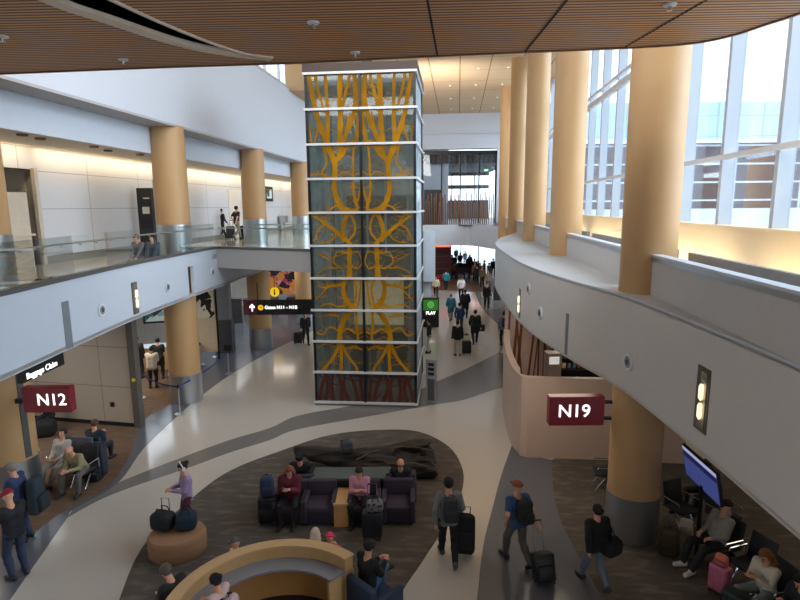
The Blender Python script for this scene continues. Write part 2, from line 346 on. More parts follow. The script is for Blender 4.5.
for (p, q) in (((0.33, 7.0), (0.67, 9.92)), ((2.1, 7.3), (2.1, 9.7)), ((3.85, 7.4), (3.66, 9.52))):
    m.add([(p[0]-0.016, p[1], 9.392), (p[0]+0.016, p[1], 9.392), (q[0]+0.016, q[1], 9.392), (q[0]-0.016, q[1], 9.392)], [(0, 1, 2, 3)])
m.build('joint', DARK, ec)
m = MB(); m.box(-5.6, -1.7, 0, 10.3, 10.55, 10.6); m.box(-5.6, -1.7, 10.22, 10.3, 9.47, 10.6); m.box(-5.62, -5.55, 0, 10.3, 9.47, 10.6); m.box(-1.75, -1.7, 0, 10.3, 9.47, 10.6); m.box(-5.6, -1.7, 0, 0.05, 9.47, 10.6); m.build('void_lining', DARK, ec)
# truss glimpsed in the slot
tr = empty('roof_truss', (0, 0, 0), 0, 'black steel truss visible inside the crescent ceiling slot', 'truss')
m = MB(); A0 = Vector((-4.35, 4.5, 9.75)); A1 = Vector((-2.25, 10.1, 9.75)); m.tube([A0, A1], 0.04, 6); m.build('lower_chord', BLACKM, tr)
m = MB(); up3 = Vector((0, 0, 0.45)); m.tube([A0+up3, A1+up3], 0.04, 6); m.build('upper_chord', BLACKM, tr)
m = MB()
for k in range(10):
    p = A0.lerp(A1, k/10); q = A0.lerp(A1, (k+0.5)/10)+up3; r_ = A0.lerp(A1, (k+1)/10); m.tube([p, q, r_], 0.025, 5)
m.build('web', mat('truss_grey', rgb(110, 112, 118), 0.5, 0.2), tr)

# ---- right side: curved fascia, ledge, parapets, sill, glazed wall
Rf = smooth_curve([(4.2, 0), (4.22, 3), (4.24, 5.7), (4.28, 7), (4.3, 9.0), (4.22, 10.7), (3.93, 12.41), (3.66, 15.35), (3.74, 18.8), (4.25, 24.6), (5.29, 29.3), (6.4, 32.4), (7.6, 36)], 6)
m = MB(); m.ribbon(Rf, 3.4, 5.16, -0.14); struct(m.build('wall_right', mat('fascia_white_right', rgb(204, 200, 196), 0.5, var=0.03)), 'white curved fascia on the right')
m = MB(); m.prism([p for p in Rf]+[W(3.6, 40)[:2], W(6.6, 40)[:2], W(6.6, 0)[:2]], 5.12, 5.2); struct(m.build('floor_ledge', mat('ledge_white', rgb(190, 196, 204), 0.45, var=0.04)), 'white ledge above the right fascia')
m = MB(); m.prism([p for p in Rf]+[W(10, 40)[:2], W(12, 30)[:2], W(12, 0)[:2]], 3.36, 3.42); struct(m.build('ceiling_lower', under), 'soffit over the right gate lounge')
RT = [11.28, 19.6, 27.6, 36.0, 44.5]
pe = struct(empty('wall_parapet'), 'white parapets between the right columns')
for a, b in ((-2, 11.42), (12.15, 19.45), (20.2, 27.5), (28.2, 35.9), (36.6, 44.4)):
    m = MB(); m.hbox(3.62, 3.75, a, b, 5.2, 5.93); m.build('parapet', mat('parapet_white', rgb(196, 194, 192), 0.5, var=0.04), pe)
    m = MB(); m.hbox(3.60, 3.8, a, b, 5.93, 5.97); m.build('coping', WHITE, pe); m = MB(); m.hbox(3.60, 3.62, a, b, 5.85, 5.93); m.build('steel_strip', STEEL, pe)
    m = MB(); m.hbox(4.5, 4.6, a, b, 5.2, 5.95); m.build('inner_parapet', mat('parapet_grey', rgb(150, 146, 142), 0.5), pe)
m = MB(); m.hbox(6.3, 6.5, -2, 56, 5.2, 6.3); m.hbox(6.22, 6.75, -2, 56, 6.3, 6.38); struct(m.build('wall_sill', mat('sill_tan', rgb(228, 206, 170), 0.5, var=0.03)), 'tan sill wall under the tall windows')
w = struct(empty('window_2'), 'tall glazed wall on the right')
m = MB()
for k in range(-6, 18): 
    t = 14.75+2.45*k; m.hbox(6.42, 6.74, t-0.07, t+0.07, 6.38, 15.6)
m.build('mullion', mat('fin_grey', rgb(182, 192, 204), 0.5, var=0.02), w)
m = MB()
for z in (7.94, 11.95): m.hbox(6.34, 6.46, -2, 56, z, z+0.12)
m.hbox(6.35, 6.5, -2, 56, 11.5, 11.75); m.hbox(6.6, 6.78, -2, 56, 15.3, 15.6); m.build('transom', mat('transom_white', rgb(216, 220, 226), 0.4, var=0.02), w)
m = MB(); m.hbox(6.69, 6.71, -2, 56, 6.38, 15.6); m.build('pane', GLASS, w)
m = MB()
for k in range(-6, 18):
    t = 14.75+2.45*k; m.hbox(6.64, 6.70, t+0.1, t+0.17, 6.38, 15.3)
m.build('gasket', BLACKM, w)

# ---- columns
def column(name, x, y, z0, z1, r, label, bands, base=None):
    o = struct(empty(name, (x, y, 0)), label)
    m = MB()
    for a, b in bands: m.lathe([(r, a), (r, b)], n=48)
    m.build('shaft', TAN, o, True)
    m = MB()
    for a, b in (base or []): m.lathe([(r+0.015, a), (r+0.015, b)], n=48)
    if base: m.build('base_sleeve', STEEL, o, True)
    return o
for i, (s, t) in enumerate(((-10.72, 11.5), (-9.78, 18.45), (-9.72, 26.1), (-9.7, 34.0), (-9.7, 41.7), (-9.7, 49.4))):
    X, Y, _ = W(s, t); r = 0.62 if i == 0 else 0.55
    column('column', X, Y, 0, 9.6, r, 'tan round column with steel sleeve, left row', [(1.05, 5.3), (6.35, 9.6)], [(0.01, 1.05), (5.2, 6.35)])
    if i == 0:
        m = MB(); m.box(0.575, 0.632, -0.08, 0.08, 1.1, 3.9, Matrix.Translation((X, Y, 0)) @ Matrix.Rotation(math.radians(-14), 4, 'Z')); struct(m.build('trim_channel', mat('channel_grey', rgb(84, 82, 82), 0.5)), 'dark vertical channel in the near left column')
for i, t in enumerate(RT):
    X, Y, _ = W(3.66 if i else 3.70, t)
    column('column', X, Y, 0, 15.6, 0.53 if i else 0.51, 'tan round column with steel sleeve, right row', [(0.98 if i < 1 else 3.4, 15.6)], [(0.01, 0.98)] if i == 0 else None)

# ---- far end
m = MB(); m.hbox(-9.3, 7, 55.6, 56, 12.25, 15.6); m.hbox(-9.3, -1, 55.6, 56, 0, 12.25); struct(m.build('wall_far', WHITE), 'white band of wall at the far end')
m = MB(); m.hbox(-9.3, 3.7, 55.0, 55.6, 12.25, 12.5); m.hbox(-9.3, 7, 55.3, 55.65, 13.7, 13.78); struct(m.build('trim_4', WHITE), 'ledge on the far wall')
ff = [(-4, 50.6), (5.0, 50.4), (6.59, 49.3), (7.65, 45.6), (9.5, 41)]
m = MB(); m.ribbon(smooth_curve(ff, 4), 3.4, 5.2, 0.15); m.prism([(-4, 50.6), (5, 50.4), (6.59, 49.3), (7.65, 45.6), (9.5, 41), (14, 41), (14, 56), (-4, 56)], 3.36, 3.44)
struct(m.build('wall_far_fascia', WHITE_LO), 'white fascia of the far mezzanine')
m = MB(); m.prism([(-4, 50.75), (5, 50.55), (6.75, 49.4), (7.8, 45.7), (9.6, 41), (16, 41), (16, 78), (-4, 78)], 5.1, 5.2); struct(m.build('floor_far_mezzanine', mat('far_floor', rgb(80, 72, 66), 0.3)), 'floor of the far mezzanine')
w = struct(empty('window_3'), 'dark framed glass front of the far lounge')
m = MB()
for x in (2.3, 4.1, 5.9, 7.7, 9.3): m.box(x-0.06, x+0.06, 54.5, 54.7, 5.2, 11.9)
m.box(-1, 9.4, 54.5, 54.7, 11.7, 12.0); m.build('mullion', BLACKM, w)
m = MB(); m.box(-1, 9.4, 54.58, 54.6, 5.2, 11.8); m.build('pane', GLASS, w)
lounge_dark = mat('lounge_dark', rgb(62, 58, 58), 0.7, var=0.2)
m = MB(); m.box(-1, 12, 55, 76, 11.2, 11.9); m.box(-1.2, -1, 54.6, 76, 5.2, 12); m.box(-1, 12, 54.72, 54.85, 10.9, 12.1); struct(m.build('ceiling_lounge', linemat('lounge_ceiling', rgb(66, 62, 62), rgb(24, 22, 22), 0, 0.5, 0.2, 0.7)), 'dark slatted lounge ceiling')
m = MB(); m.box(9.4, 12.5, 54.4, 54.9, 5.2, 12.3); struct(m.build('wall_far_right', WHITE), 'white return wall by the far lounge')
m = MB(); m.box(-1, 12, 75.5, 75.8, 5.2, 7.6); m.box(-1, 12, 75.5, 75.8, 10.8, 11.9)
for x in (1, 4, 7, 10): m.box(x, x+0.12, 75.5, 75.8, 6, 11)
m.box(-1, 12, 75.5, 75.7, 9.1, 9.6); struct(m.build('window_4', lounge_dark), 'window wall at the back of the far lounge')
# lower far hall window
w = struct(empty('window_5'), 'bright window wall at the end of the lower hall')
m = MB(); 
for x in (1, 3.0, 5.0, 7.0, 9, 11, 13): m.box(x, x+0.1, 63.8, 63.95, 0, 4.6)
m.box(0, 15, 63.8, 63.95, 4.2, 4.7); m.box(0, 15, 63.8, 63.95, 2.7, 2.8); m.build('mullion', ALU, w)
m = MB(); m.box(0, 15, 63.86, 63.88, 0, 4.3); m.build('pane', GLASS, w)
m = MB(); m.box(-4, 2.2, 52, 64, 0, 4.4); m.box(12.5, 16, 44, 64, 0, 4.4); m.box(9.7, 14, 52, 54, 0, 3.3); struct(m.build('wall_far_shop', mat('shop_wall_red', rgb(96, 50, 44), 0.6, var=0.3)), 'dark red shop fronts at the far end')
# wall right of the shaft (white nib) at bridge level
m = MB(); m.box(0.95, 1.42, 22.1, 27, 3.9, 5.9); m.box(0.98, 1.3, 22.6, 27, 3.2, 3.9); struct(m.build('wall_nib', mat('nib_white', rgb(206, 214, 222), 0.4)), 'white wall nib beside the lift shaft')

# ---- walls of the lower level
panel = linemat('gate_wall_panels', rgb(176, 162, 146), rgb(120, 110, 100), 2, 1.3, 0.02, 0.5, period2=2.4, axis2=0, width2=0.02, var=0.03)
m = MB(); m.add([(-14.5, 18.1, 0.12), (-8.45, 16.86, 0.12), (-8.45, 16.86, 3.92), (-14.5, 18.1, 3.92), (-14.5, 18.3, 0.12), (-8.42, 17.06, 0.12), (-8.42, 17.06, 3.92), (-14.5, 18.3, 3.92)], [(0, 1, 2, 3), (7, 6, 5, 4), (0, 4, 5, 1), (1, 5, 6, 2), (2, 6, 7, 3), (3, 7, 4, 0)])
struct(m.build('wall_gate', panel), 'beige panelled gate wall behind the seats on the left')
m = MB(); m.add([(-14.5, 18.05, 0), (-8.45, 16.82, 0), (-8.45, 16.82, 0.14), (-14.5, 18.05, 0.14)], [(0, 1, 2, 3)]); struct(m.build('baseboard_gate', DARK), 'dark skirting of the gate wall')
m = MB(); m.box(-8.5, -8.3, 16.78, 17.1, 0.01, 3.9); struct(m.build('trim_post', mat('grey_post', rgb(90, 84, 78), 0.4)), 'dark grey post at the end of the gate wall')
m = MB(); m.hbox(-15.4, -15.2, 0, 52, 0, 3.92); struct(m.build('wall_left_lower', mat('lower_wall', rgb(168, 160, 150), 0.6)), 'plain wall at the back of the left lounge')
m = MB(); m.box(-16, -10.2, 33, 33.3, 1.5, 3.9); struct(m.build('wall_service', mat('service_white', rgb(200, 202, 206), 0.6)), 'white wall with dark wainscot beyond the gates')
m = MB(); m.box(-16, -9.6, 32.9, 33.2, 0.01, 1.5); struct(m.build('trim_wainscot', mat('wainscot_dark', rgb(62, 60, 58), 0.5)), 'dark wainscot')
m = MB(); m.box(-16, 1.2, 50, 50.3, 0, 9); struct(m.build('wall_back_left', mat('far_left_wall', rgb(150, 130, 110), 0.6)), 'far wall behind the left shops')
cw = mat('counter_wall', rgb(196, 172, 156), 0.5, var=0.03)
m = MB(); m.prism(smooth_curve([(7.6, 13.95), (5.6, 14.2), (3.45, 14.42)], 2)+smooth_curve([(3.3, 14.55), (3.22, 15.3), (3.3, 16.6), (3.5, 18.2), (3.9, 20.4)], 4)+[(4.1, 20.3)]+smooth_curve([(3.7, 18.2), (3.5, 16.6), (3.42, 15.3), (3.5, 14.62), (5.6, 14.4), (7.6, 14.15)], 3), 0.01, 2.3)
struct(m.build('wall_counter', cw), 'low pinkish white partition wall below the gate sign on the right')
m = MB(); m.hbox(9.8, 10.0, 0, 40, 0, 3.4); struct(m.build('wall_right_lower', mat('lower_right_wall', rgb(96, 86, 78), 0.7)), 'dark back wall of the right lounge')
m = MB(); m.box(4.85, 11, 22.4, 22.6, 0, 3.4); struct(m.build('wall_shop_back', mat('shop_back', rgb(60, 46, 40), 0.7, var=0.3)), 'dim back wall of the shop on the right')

m = MB(); m.box(-18, 9, -4.3, -4, 0, 15.6); struct(m.build('wall_back_blocker', mat('back_wall_grey', rgb(150, 148, 146), 0.6)), 'unseen wall added behind the viewer to dim the foreground')  # out of view, added to cut the daylight coming from behind
# ---- exterior
ext = mat('apron_concrete', rgb(210, 216, 222), 0.8, var=0.06, scale=0.3)
m = MB(); m.box(-200, 260, 64.2, 330, -1.2, -1.0); m.box(17, 260, -80, 64.2, -1.2, -1.0); struct(m.build('ground_outside', ext), 'pale apron outside the windows')
# ================================================================== glass lift shaft with the amber tree artwork
SH = empty('elevator_shaft', (-3.0, 18.76, 0), -math.radians(5.6), 'tall glass lift shaft with amber tree artwork and white bands', 'elevator')
SW = 3.57; SD = 3.6; SZ = 1.098; Z0 = 0.12
barm = mat('shaft_white_band', rgb(214, 214, 216), 0.4, 0.2, var=0.02)
m = MB(); m.box(-0.03, SW+0.03, -0.03, SD, 0.0, 0.10); m.build('plinth', mat('plinth_grey', rgb(120, 116, 112), 0.4, 0.5), SH)
for k in range(11):
    z = Z0+SZ*k; m = MB()
    h = 0.036
    m.box(-0.05, SW+0.05, -0.09, 0.0, z-h, z+h); m.box(-0.09, SW+0.09, SD, SD+0.09, z-h, z+h); m.box(-0.05, 0, 0, SD, z-h, z+h); m.box(SW, SW+0.05, 0, SD, z-h, z+h)
    m.build('band', barm, SH)
zt = Z0+SZ*10
m = MB(); m.box(-0.06, SW+0.06, -0.06, SD+0.06, zt+0.05, zt+0.3); m.build('cap', mat('cap_bronze', rgb(74, 58, 50), 0.5, 0.1, var=0.1), SH)
m = MB(); m.box(1.75, 2.1, 0.6, 1.2, zt+0.3, zt+0.5); m.build('vent_box', BLACKM, SH)
for x, y in ((0.03, 0.03), (SW-0.03, 0.03), (0.03, SD-0.03), (SW-0.03, SD-0.03), (SW/2, -0.01)):
    y = y-0.04 if y < 1 else y
    m = MB(); m.box(x-0.042, x+0.042, y-0.03, y+0.03, 0.1, zt); m.build('post', BLACKM, SH)
sg = glassmat('shaft_glass', (0.72, 0.76, 0.74, 1), 0.10, 0.12, (0.34, 0.36, 0.30, 1))
sgs = glassmat('shaft_side_glass', (0.8, 0.9, 0.93, 1), 0.5, 0.45, (0.62, 0.72, 0.78, 1))
for (x0, x1, y0, y1, g) in ((0.06, SW/2-0.03, 0.03, 0.04, sg), (SW/2+0.03, SW-0.06, 0.03, 0.04, sg), (0.03, 0.04, 0.06, SD-0.06, sgs), (SW-0.04, SW-0.03, 0.06, SD-0.06, sgs), (0.06, SW-0.06, SD-0.04, SD-0.03, sgs)):
    m = MB(); m.box(x0, x1, y0, y1, 0.12, zt); m.build('glass_panel', g, SH)
# artwork: branches fused on the front glass, mirrored about the centre post
amber = mat('amber_glass', rgb(150, 104, 6), 0.6, var=0.75, scale=1.5, emit=0.06, spec=0.1)  # faint emission stands in for light passing through the glass
rust = mat('rust_red_glass', rgb(76, 26, 16), 0.4, var=0.4, scale=2.2)
HW = SW/2-0.05
rnd = random.Random(11)
def strip(mm, pts, widths, mirror):
    P = smooth_curve(pts, 5); n = len(P); P = [Vector((p[0]*HW+0.05, Z0+SZ*p[1])) for p in P]
    vs = []
    for i in range(n):
        d = (P[min(i+1, n-1)]-P[max(i-1, 0)]).normalized(); f = i/(n-1)*(len(widths)-1); k = min(int(f), len(widths)-2) if len(widths) > 1 else 0
        w = widths[k]+(widths[min(k+1, len(widths)-1)]-widths[k])*(f-k); w *= 0.40*(1+0.15*math.sin(i*1.7))
        nn = Vector((-d.y, d.x))*w
        for q in (P[i]+nn, P[i]-nn):
            x = min(max(q.x, 0.05), HW+0.04); x = x if not mirror else SW-x
            vs.append((x, 0.02+rnd.random()*0.001, min(max(q.y, 0.13), zt-0.05)))
    mm.add(vs, [(2*i, 2*i+2, 2*i+3, 2*i+1) for i in range(n-1)])
def twigs(pts, n, L, w):
    out = []
    for _ in range(n):
        i = rnd.randrange(len(pts)-1); t = rnd.random(); a = pts[i]; b = pts[i+1]; x = a[0]+(b[0]-a[0])*t; y = a[1]+(b[1]-a[1])*t
        s_ = rnd.choice((-1, 1)); an = rnd.uniform(0.2, 1.2); l_ = L*rnd.uniform(0.5, 1.2)
        q = [(x, y), (x+s_*l_*0.5*math.cos(an), y+l_*0.35*math.sin(an)*rnd.choice((1, 1, -0.6))), (x+s_*l_*math.cos(an*0.7), y+l_*math.sin(an))]
        out.append((q, [w, w*0.35]))
        if rnd.random() < 0.7: out.append(([q[1], (q[1][0]+s_*l_*0.3, q[1][1]+0.05), (q[1][0]+s_*l_*0.55, q[1][1]-l_*0.35)], [w*0.6, w*0.25]))
    return out
A = [([(0.5, 7.45), (0.36, 8.0), (0.2, 8.7), (0.12, 9.3), (0.04, 10)], [0.24, 0.2, 0.16]), ([(0.22, 8.6), (0.08, 8.0), (0.02, 8.6)], [0.08, 0.05]),
     ([(0.36, 7.9), (0.38, 8.8), (0.36, 10)], [0.18, 0.15, 0.12]), ([(0.33, 8.9), (0.22, 9.5), (0.16, 10)], [0.1, 0.12]),
     ([(0.58, 7.9), (0.62, 8.6), (0.62, 9.3), (0.64, 10)], [0.24, 0.2, 0.2]), ([(0.64, 8.9), (0.74, 9.5), (0.82, 10)], [0.14, 0.1]),
     ([(0.56, 7.6), (0.7, 8.2), (0.86, 8.8), (0.92, 9.4), (0.9, 10)], [0.16, 0.2, 0.16]), ([(0.88, 7.9), (0.95, 8.5), (0.97, 9.2), (0.99, 9.9)], [0.2, 0.16, 0.1]),
     ([(0.3, 8.0), (0.52, 7.55), (0.72, 7.9), (0.86, 8.1)], [0.14, 0.2, 0.14]), ([(0.62, 7.9), (0.72, 8.4), (0.8, 8.9)], [0.08, 0.06]),
     ([(0.5, 7.6), (0.48, 7.0), (0.48, 6.6), (0.58, 6.2), (0.72, 6.05), (0.72, 5.95)], [0.22, 0.2, 0.24, 0.2]),
     ([(0.86, 8.0), (0.84, 7.2), (0.84, 6.6), (0.9, 6.1), (0.74, 6.05)], [0.1, 0.09, 0.14, 0.12]), ([(0.26, 8.0), (0.34, 7.5), (0.24, 7.2), (0.36, 7.05), (0.5, 7.05)], [0.05, 0.08, 0.05]),
     ([(0.02, 7.1), (0.2, 7.15), (0.34, 7.1)], [0.03, 0.05]), ([(0.55, 7.1), (0.7, 7.2), (0.84, 7.1), (0.98, 7.2)], [0.05, 0.05]),
     ([(0.72, 6.1), (0.5, 6.2), (0.3, 6.0), (0.1, 5.9)], [0.1, 0.07, 0.04]), ([(0.9, 6.3), (0.96, 6.6), (0.98, 7.0)], [0.08, 0.06]),
     ([(0.72, 6.0), (0.62, 5.6), (0.62, 5.3), (0.72, 5.1), (0.74, 4.9)], [0.2, 0.15, 0.2]), ([(0.74, 6.0), (0.84, 5.7), (0.84, 5.4), (0.72, 5.15)], [0.1, 0.08, 0.1]),
     ([(0.66, 5.15), (0.5, 5.4), (0.3, 5.65), (0.1, 5.85), (0.0, 5.9)], [0.2, 0.16, 0.1, 0.04]), ([(0.3, 5.65), (0.14, 5.5), (0.06, 5.2), (0.0, 5.15)], [0.1, 0.06, 0.04]), ([(0.3, 5.7), (0.2, 5.9), (0.1, 6.0)], [0.05, 0.03]),
     ([(0.5, 5.4), (0.42, 5.2), (0.28, 5.1), (0.15, 5.1)], [0.06, 0.04]),
     ([(0.74, 5.1), (0.73, 4.6), (0.72, 4.0)], [0.2, 0.18, 0.24]), ([(0.7, 4.75), (0.5, 4.8), (0.42, 4.5), (0.6, 4.3), (0.72, 4.45)], [0.05, 0.06, 0.05]), ([(0.76, 4.75), (0.9, 4.8), (0.97, 4.5), (0.88, 4.3), (0.76, 4.4)], [0.05, 0.06, 0.05]),
     ([(0.5, 4.7), (0.3, 4.6), (0.1, 4.75)], [0.04, 0.03]), ([(0.5, 4.3), (0.25, 4.3), (0.05, 4.1)], [0.04, 0.03]),
     ([(0.72, 4.1), (0.6, 3.8), (0.62, 3.4), (0.74, 3.15), (0.84, 3.0)], [0.16, 0.2, 0.2]), ([(0.74, 4.05), (0.85, 3.7), (0.82, 3.3), (0.8, 3.1)], [0.1, 0.08]), ([(0.94, 4.0), (0.92, 3.5), (0.86, 3.1)], [0.07, 0.09]),
     ([(0.58, 3.8), (0.36, 3.75), (0.18, 3.7), (0.02, 3.9)], [0.12, 0.1, 0.04]), ([(0.3, 3.75), (0.15, 3.5), (0.03, 3.3)], [0.08, 0.04]), ([(0.3, 3.78), (0.22, 4.0), (0.1, 4.1)], [0.06, 0.03]), ([(0.7, 3.2), (0.5, 3.1), (0.3, 3.2), (0.1, 3.1)], [0.08, 0.05]),
     ([(0.8, 3.1), (0.6, 2.7), (0.5, 2.3), (0.5, 1.85)], [0.2, 0.2, 0.22]), ([(0.84, 3.05), (0.84, 2.5), (0.86, 2.1), (0.8, 1.9)], [0.12, 0.1, 0.1]),
     ([(0.5, 2.3), (0.3, 2.45), (0.15, 2.2), (0.0, 2.3)], [0.09, 0.07, 0.04]), ([(0.52, 2.25), (0.66, 2.4), (0.85, 2.25), (0.98, 2.3)], [0.09, 0.08, 0.06]), ([(0.5, 2.8), (0.3, 2.85), (0.05, 2.75)], [0.06, 0.03]),
     ([(0.5, 2.0), (0.4, 1.6), (0.25, 1.25), (0.12, 1.02)], [0.18, 0.14, 0.1, 0.2]), ([(0.5, 1.95), (0.52, 1.5), (0.5, 1.0)], [0.14, 0.12, 0.14]), ([(0.52, 1.95), (0.64, 1.55), (0.8, 1.2), (0.84, 1.0)], [0.12, 0.1, 0.12]),
     ([(0.4, 1.8), (0.2, 1.9), (0.05, 1.75)], [0.06, 0.03]), ([(0.6, 1.75), (0.8, 1.85), (0.95, 1.7)], [0.06, 0.04])]
B = [([(0.2, 1.0), (0.1, 0.5), (0.04, 0.02)], [0.1, 0.14, 0.2]), ([(0.16, 1.0), (0.22, 0.5), (0.16, 0.02)], [0.14, 0.12, 0.2]), ([(0.34, 1.0), (0.3, 0.5), (0.32, 0.02)], [0.12, 0.16, 0.2]),
     ([(0.42, 1.0), (0.5, 0.6), (0.5, 0.02)], [0.18, 0.14, 0.22]), ([(0.6, 1.0), (0.55, 0.5), (0.66, 0.02)], [0.1, 0.14, 0.2]), ([(0.66, 1.0), (0.78, 0.5), (0.84, 0.02)], [0.14, 0.14, 0.2]),
     ([(0.9, 1.0), (0.9, 0.5), (0.95, 0.02)], [0.12, 0.12, 0.16]), ([(0.2, 0.9), (0.34, 0.6), (0.5, 0.55)], [0.05, 0.04]), ([(0.6, 0.8), (0.74, 0.7), (0.9, 0.75)], [0.05, 0.04]), ([(0.05, 0.9), (0.2, 0.6), (0.3, 0.4)], [0.05, 0.04])]
T = []
for pts, w in A[:]:
    T += twigs(pts, 6, 0.22, 0.028)
for mir in (False, True):
    m = MB()
    for pts, w in A+T: strip(m, pts, w, mir)
    m.build('tree_artwork', amber, SH)
    m = MB()
    for pts, w in B+twigs(B[0][0], 4, 0.2, 0.03)+twigs(B[5][0], 5, 0.2, 0.03): strip(m, pts, w, mir)
    m.build('root_artwork', rust, SH)
# inside: guide rails, landing slabs, doors, header beams
m = MB()
for x in (0.5, 1.5, 2.2, 3.2): m.box(x-0.04, x+0.04, 2.9, 3.0, 0.1, zt)
for x in (0.25, SW-0.25): m.box(x-0.06, x+0.06, 1.6, 1.75, 0.1, zt)
m.build('guide_rail', ALU, SH)
m = MB(); m.box(0.8, 1.75, 0.3, 0.7, 10.45, 10.75); m.box(1.95, 3.3, 0.3, 0.7, 10.45, 10.75); m.build('machine_beam', BLACKM, SH)
m = MB(); m.box(0.15, SW-0.15, 2.5, 3.5, 4.5, 5.1); m.box(0.9, SW-0.5, 2.4, 2.5, 1.35, 2.2); m.build('landing_slab', mat('slab_dark', rgb(74, 66, 58), 0.6), SH)
m = MB(); m.box(0.7, 1.75, 3.0, 3.1, 0.1, 2.3); m.box(1.95, 3.0, 3.0, 3.1, 0.1, 2.3); m.box(0.7, 3.0, 3.0, 3.1, 5.2, 7.3); m.build('lift_door', mat('lift_door_grey', rgb(96, 94, 92), 0.35, 0.6), SH)
# one lift car standing at the level of the lit band
m = MB(); m.box(0.95, 1.02, 1.0, 2.4, 2.4, 4.4); m.box(3.05, 3.12, 1.0, 2.4, 2.4, 4.4); m.box(0.95, 3.12, 1.0, 2.4, 4.35, 4.5); m.box(0.95, 3.12, 1.0, 2.4, 2.3, 2.42); m.build('lift_car', mat('car_frame', rgb(84, 80, 74), 0.4, 0.6), SH)
m = MB(); m.box(1.02, 3.05, 2.3, 2.36, 2.42, 4.35); m.build('car_back_wall', mat('car_warm', rgb(226, 206, 164), 0.4, emit=0.25), SH)
# call panel pylon and screen at the corner of the shaft
x, y, _ = G(430, 404)
o = empty('information_pylon', (x+0.05, y+0.15, 0), -0.35, 'silver touch screen pylon with dark panels at the shaft corner', 'kiosk')
m = MB(); m.rbox((0, 0, 0.8), (0.36, 0.16, 1.6), 0.03); m.build('body', STEEL, o)
for k in range(3): m = MB(); m.rbox((0.02, -0.085, 1.42-0.17*k), (0.22, 0.02, 0.12), 0.01); m.build('display_panel', BLACK, o)
m = MB(); m.rbox((0.02, -0.085, 0.5), (0.26, 0.02, 0.8), 0.01); m.build('lower_panel', mat('pylon_dark', rgb(70, 72, 76), 0.3), o)
# ================================================================== people: one continuous surface grown over a posed skeleton
def V3(*a): return np.array(a, dtype=float)
def nrm(v): return v/(np.linalg.norm(v)+1e-9)
def cone(P, a, b, ra, rb):
    ba = b-a; t = np.clip(((P-a)@ba)/max(ba@ba, 1e-9), 0, 1); return np.linalg.norm(P-(a+t[..., None]*ba), axis=-1)-(ra+(rb-ra)*t)
def ell(P, c, r, R=None):
    q = P-c
    if R is not None: q = q@R
    q = q/np.array(r); L = np.linalg.norm(q, axis=-1); return (L-1)*min(r)
def smin(a, b, k): h = np.clip(0.5+0.5*(b-a)/k, 0, 1); return b*(1-h)+a*h-k*h*(1-h)
def union(ds, k):
    r = ds[0]
    for d in ds[1:]: r = smin(r, d, k)
    return r
def grid(lo, hi, h):
    ax = [np.arange(lo[i]-2*h, hi[i]+3*h, h) for i in range(3)]
    return np.stack(np.meshgrid(*ax, indexing='ij'), -1), np.array([a[0] for a in ax])
def surface(F, h, o):
    S = F < 0; nx, ny, nz = F.shape; cnt = np.zeros((nx-1, ny-1, nz-1)); acc = np.zeros((nx-1, ny-1, nz-1, 3))
    C = [(0, 0, 0), (1, 0, 0), (0, 1, 0), (1, 1, 0), (0, 0, 1), (1, 0, 1), (0, 1, 1), (1, 1, 1)]
    sl = lambda A, c: A[c[0]:nx-1+c[0], c[1]:ny-1+c[1], c[2]:nz-1+c[2]]
    for i in range(8):
        for j in range(i+1, 8):
            d = [C[j][k]-C[i][k] for k in range(3)]
            if sum(abs(x) for x in d) != 1: continue
            a, b = sl(F, C[i]), sl(F, C[j]); m_ = sl(S, C[i]) != sl(S, C[j]); t = np.where(m_, a/(np.where(m_, a-b, 1)), 0)
            for k in range(3): acc[..., k] += np.where(m_, C[i][k]+d[k]*t, 0)
            cnt += m_
    act = cnt > 0; idx = -np.ones(act.shape, int); n = act.sum(); idx[act] = np.arange(n)
    cells = np.argwhere(act); v = (cells+acc[act]/cnt[act][:, None])*h+o
    fs = []
    for ax in range(3):
        u, w = (ax+1) % 3, (ax+2) % 3; A = S.take(range(S.shape[ax]-1), ax); B = S.take(range(1, S.shape[ax]), ax)
        p = np.argwhere(A != B); p = p[(p[:, u] > 0) & (p[:, w] > 0)]; q = []; ok = np.ones(len(p), bool); sh_ = np.array(idx.shape)
        for du, dw in ((-1, -1), (0, -1), (0, 0), (-1, 0)):
            c = p.copy(); c[:, u] += du; c[:, w] += dw; good = (c < sh_).all(1); c = np.minimum(c, sh_-1); i_ = np.where(good, idx[c[:, 0], c[:, 1], c[:, 2]], -1); ok &= i_ >= 0; q.append(i_)
        q = np.stack(q, 1); ins = A[p[:, 0], p[:, 1], p[:, 2]]; q = np.where(ins[:, None], q, q[:, ::-1])[ok]; fs += q.tolist()
    return v, fs
def ik(root, tgt, l1, l2, pole):
    d = tgt-root; L = np.linalg.norm(d); L2 = min(L, (l1+l2)*0.999); dn = nrm(d); tgt = root+dn*L2
    a = (l1*l1-l2*l2+L2*L2)/(2*L2); h = math.sqrt(max(l1*l1-a*a, 0)); pv = pole-dn*(pole@dn)
    return root+dn*a+nrm(pv)*h, tgt
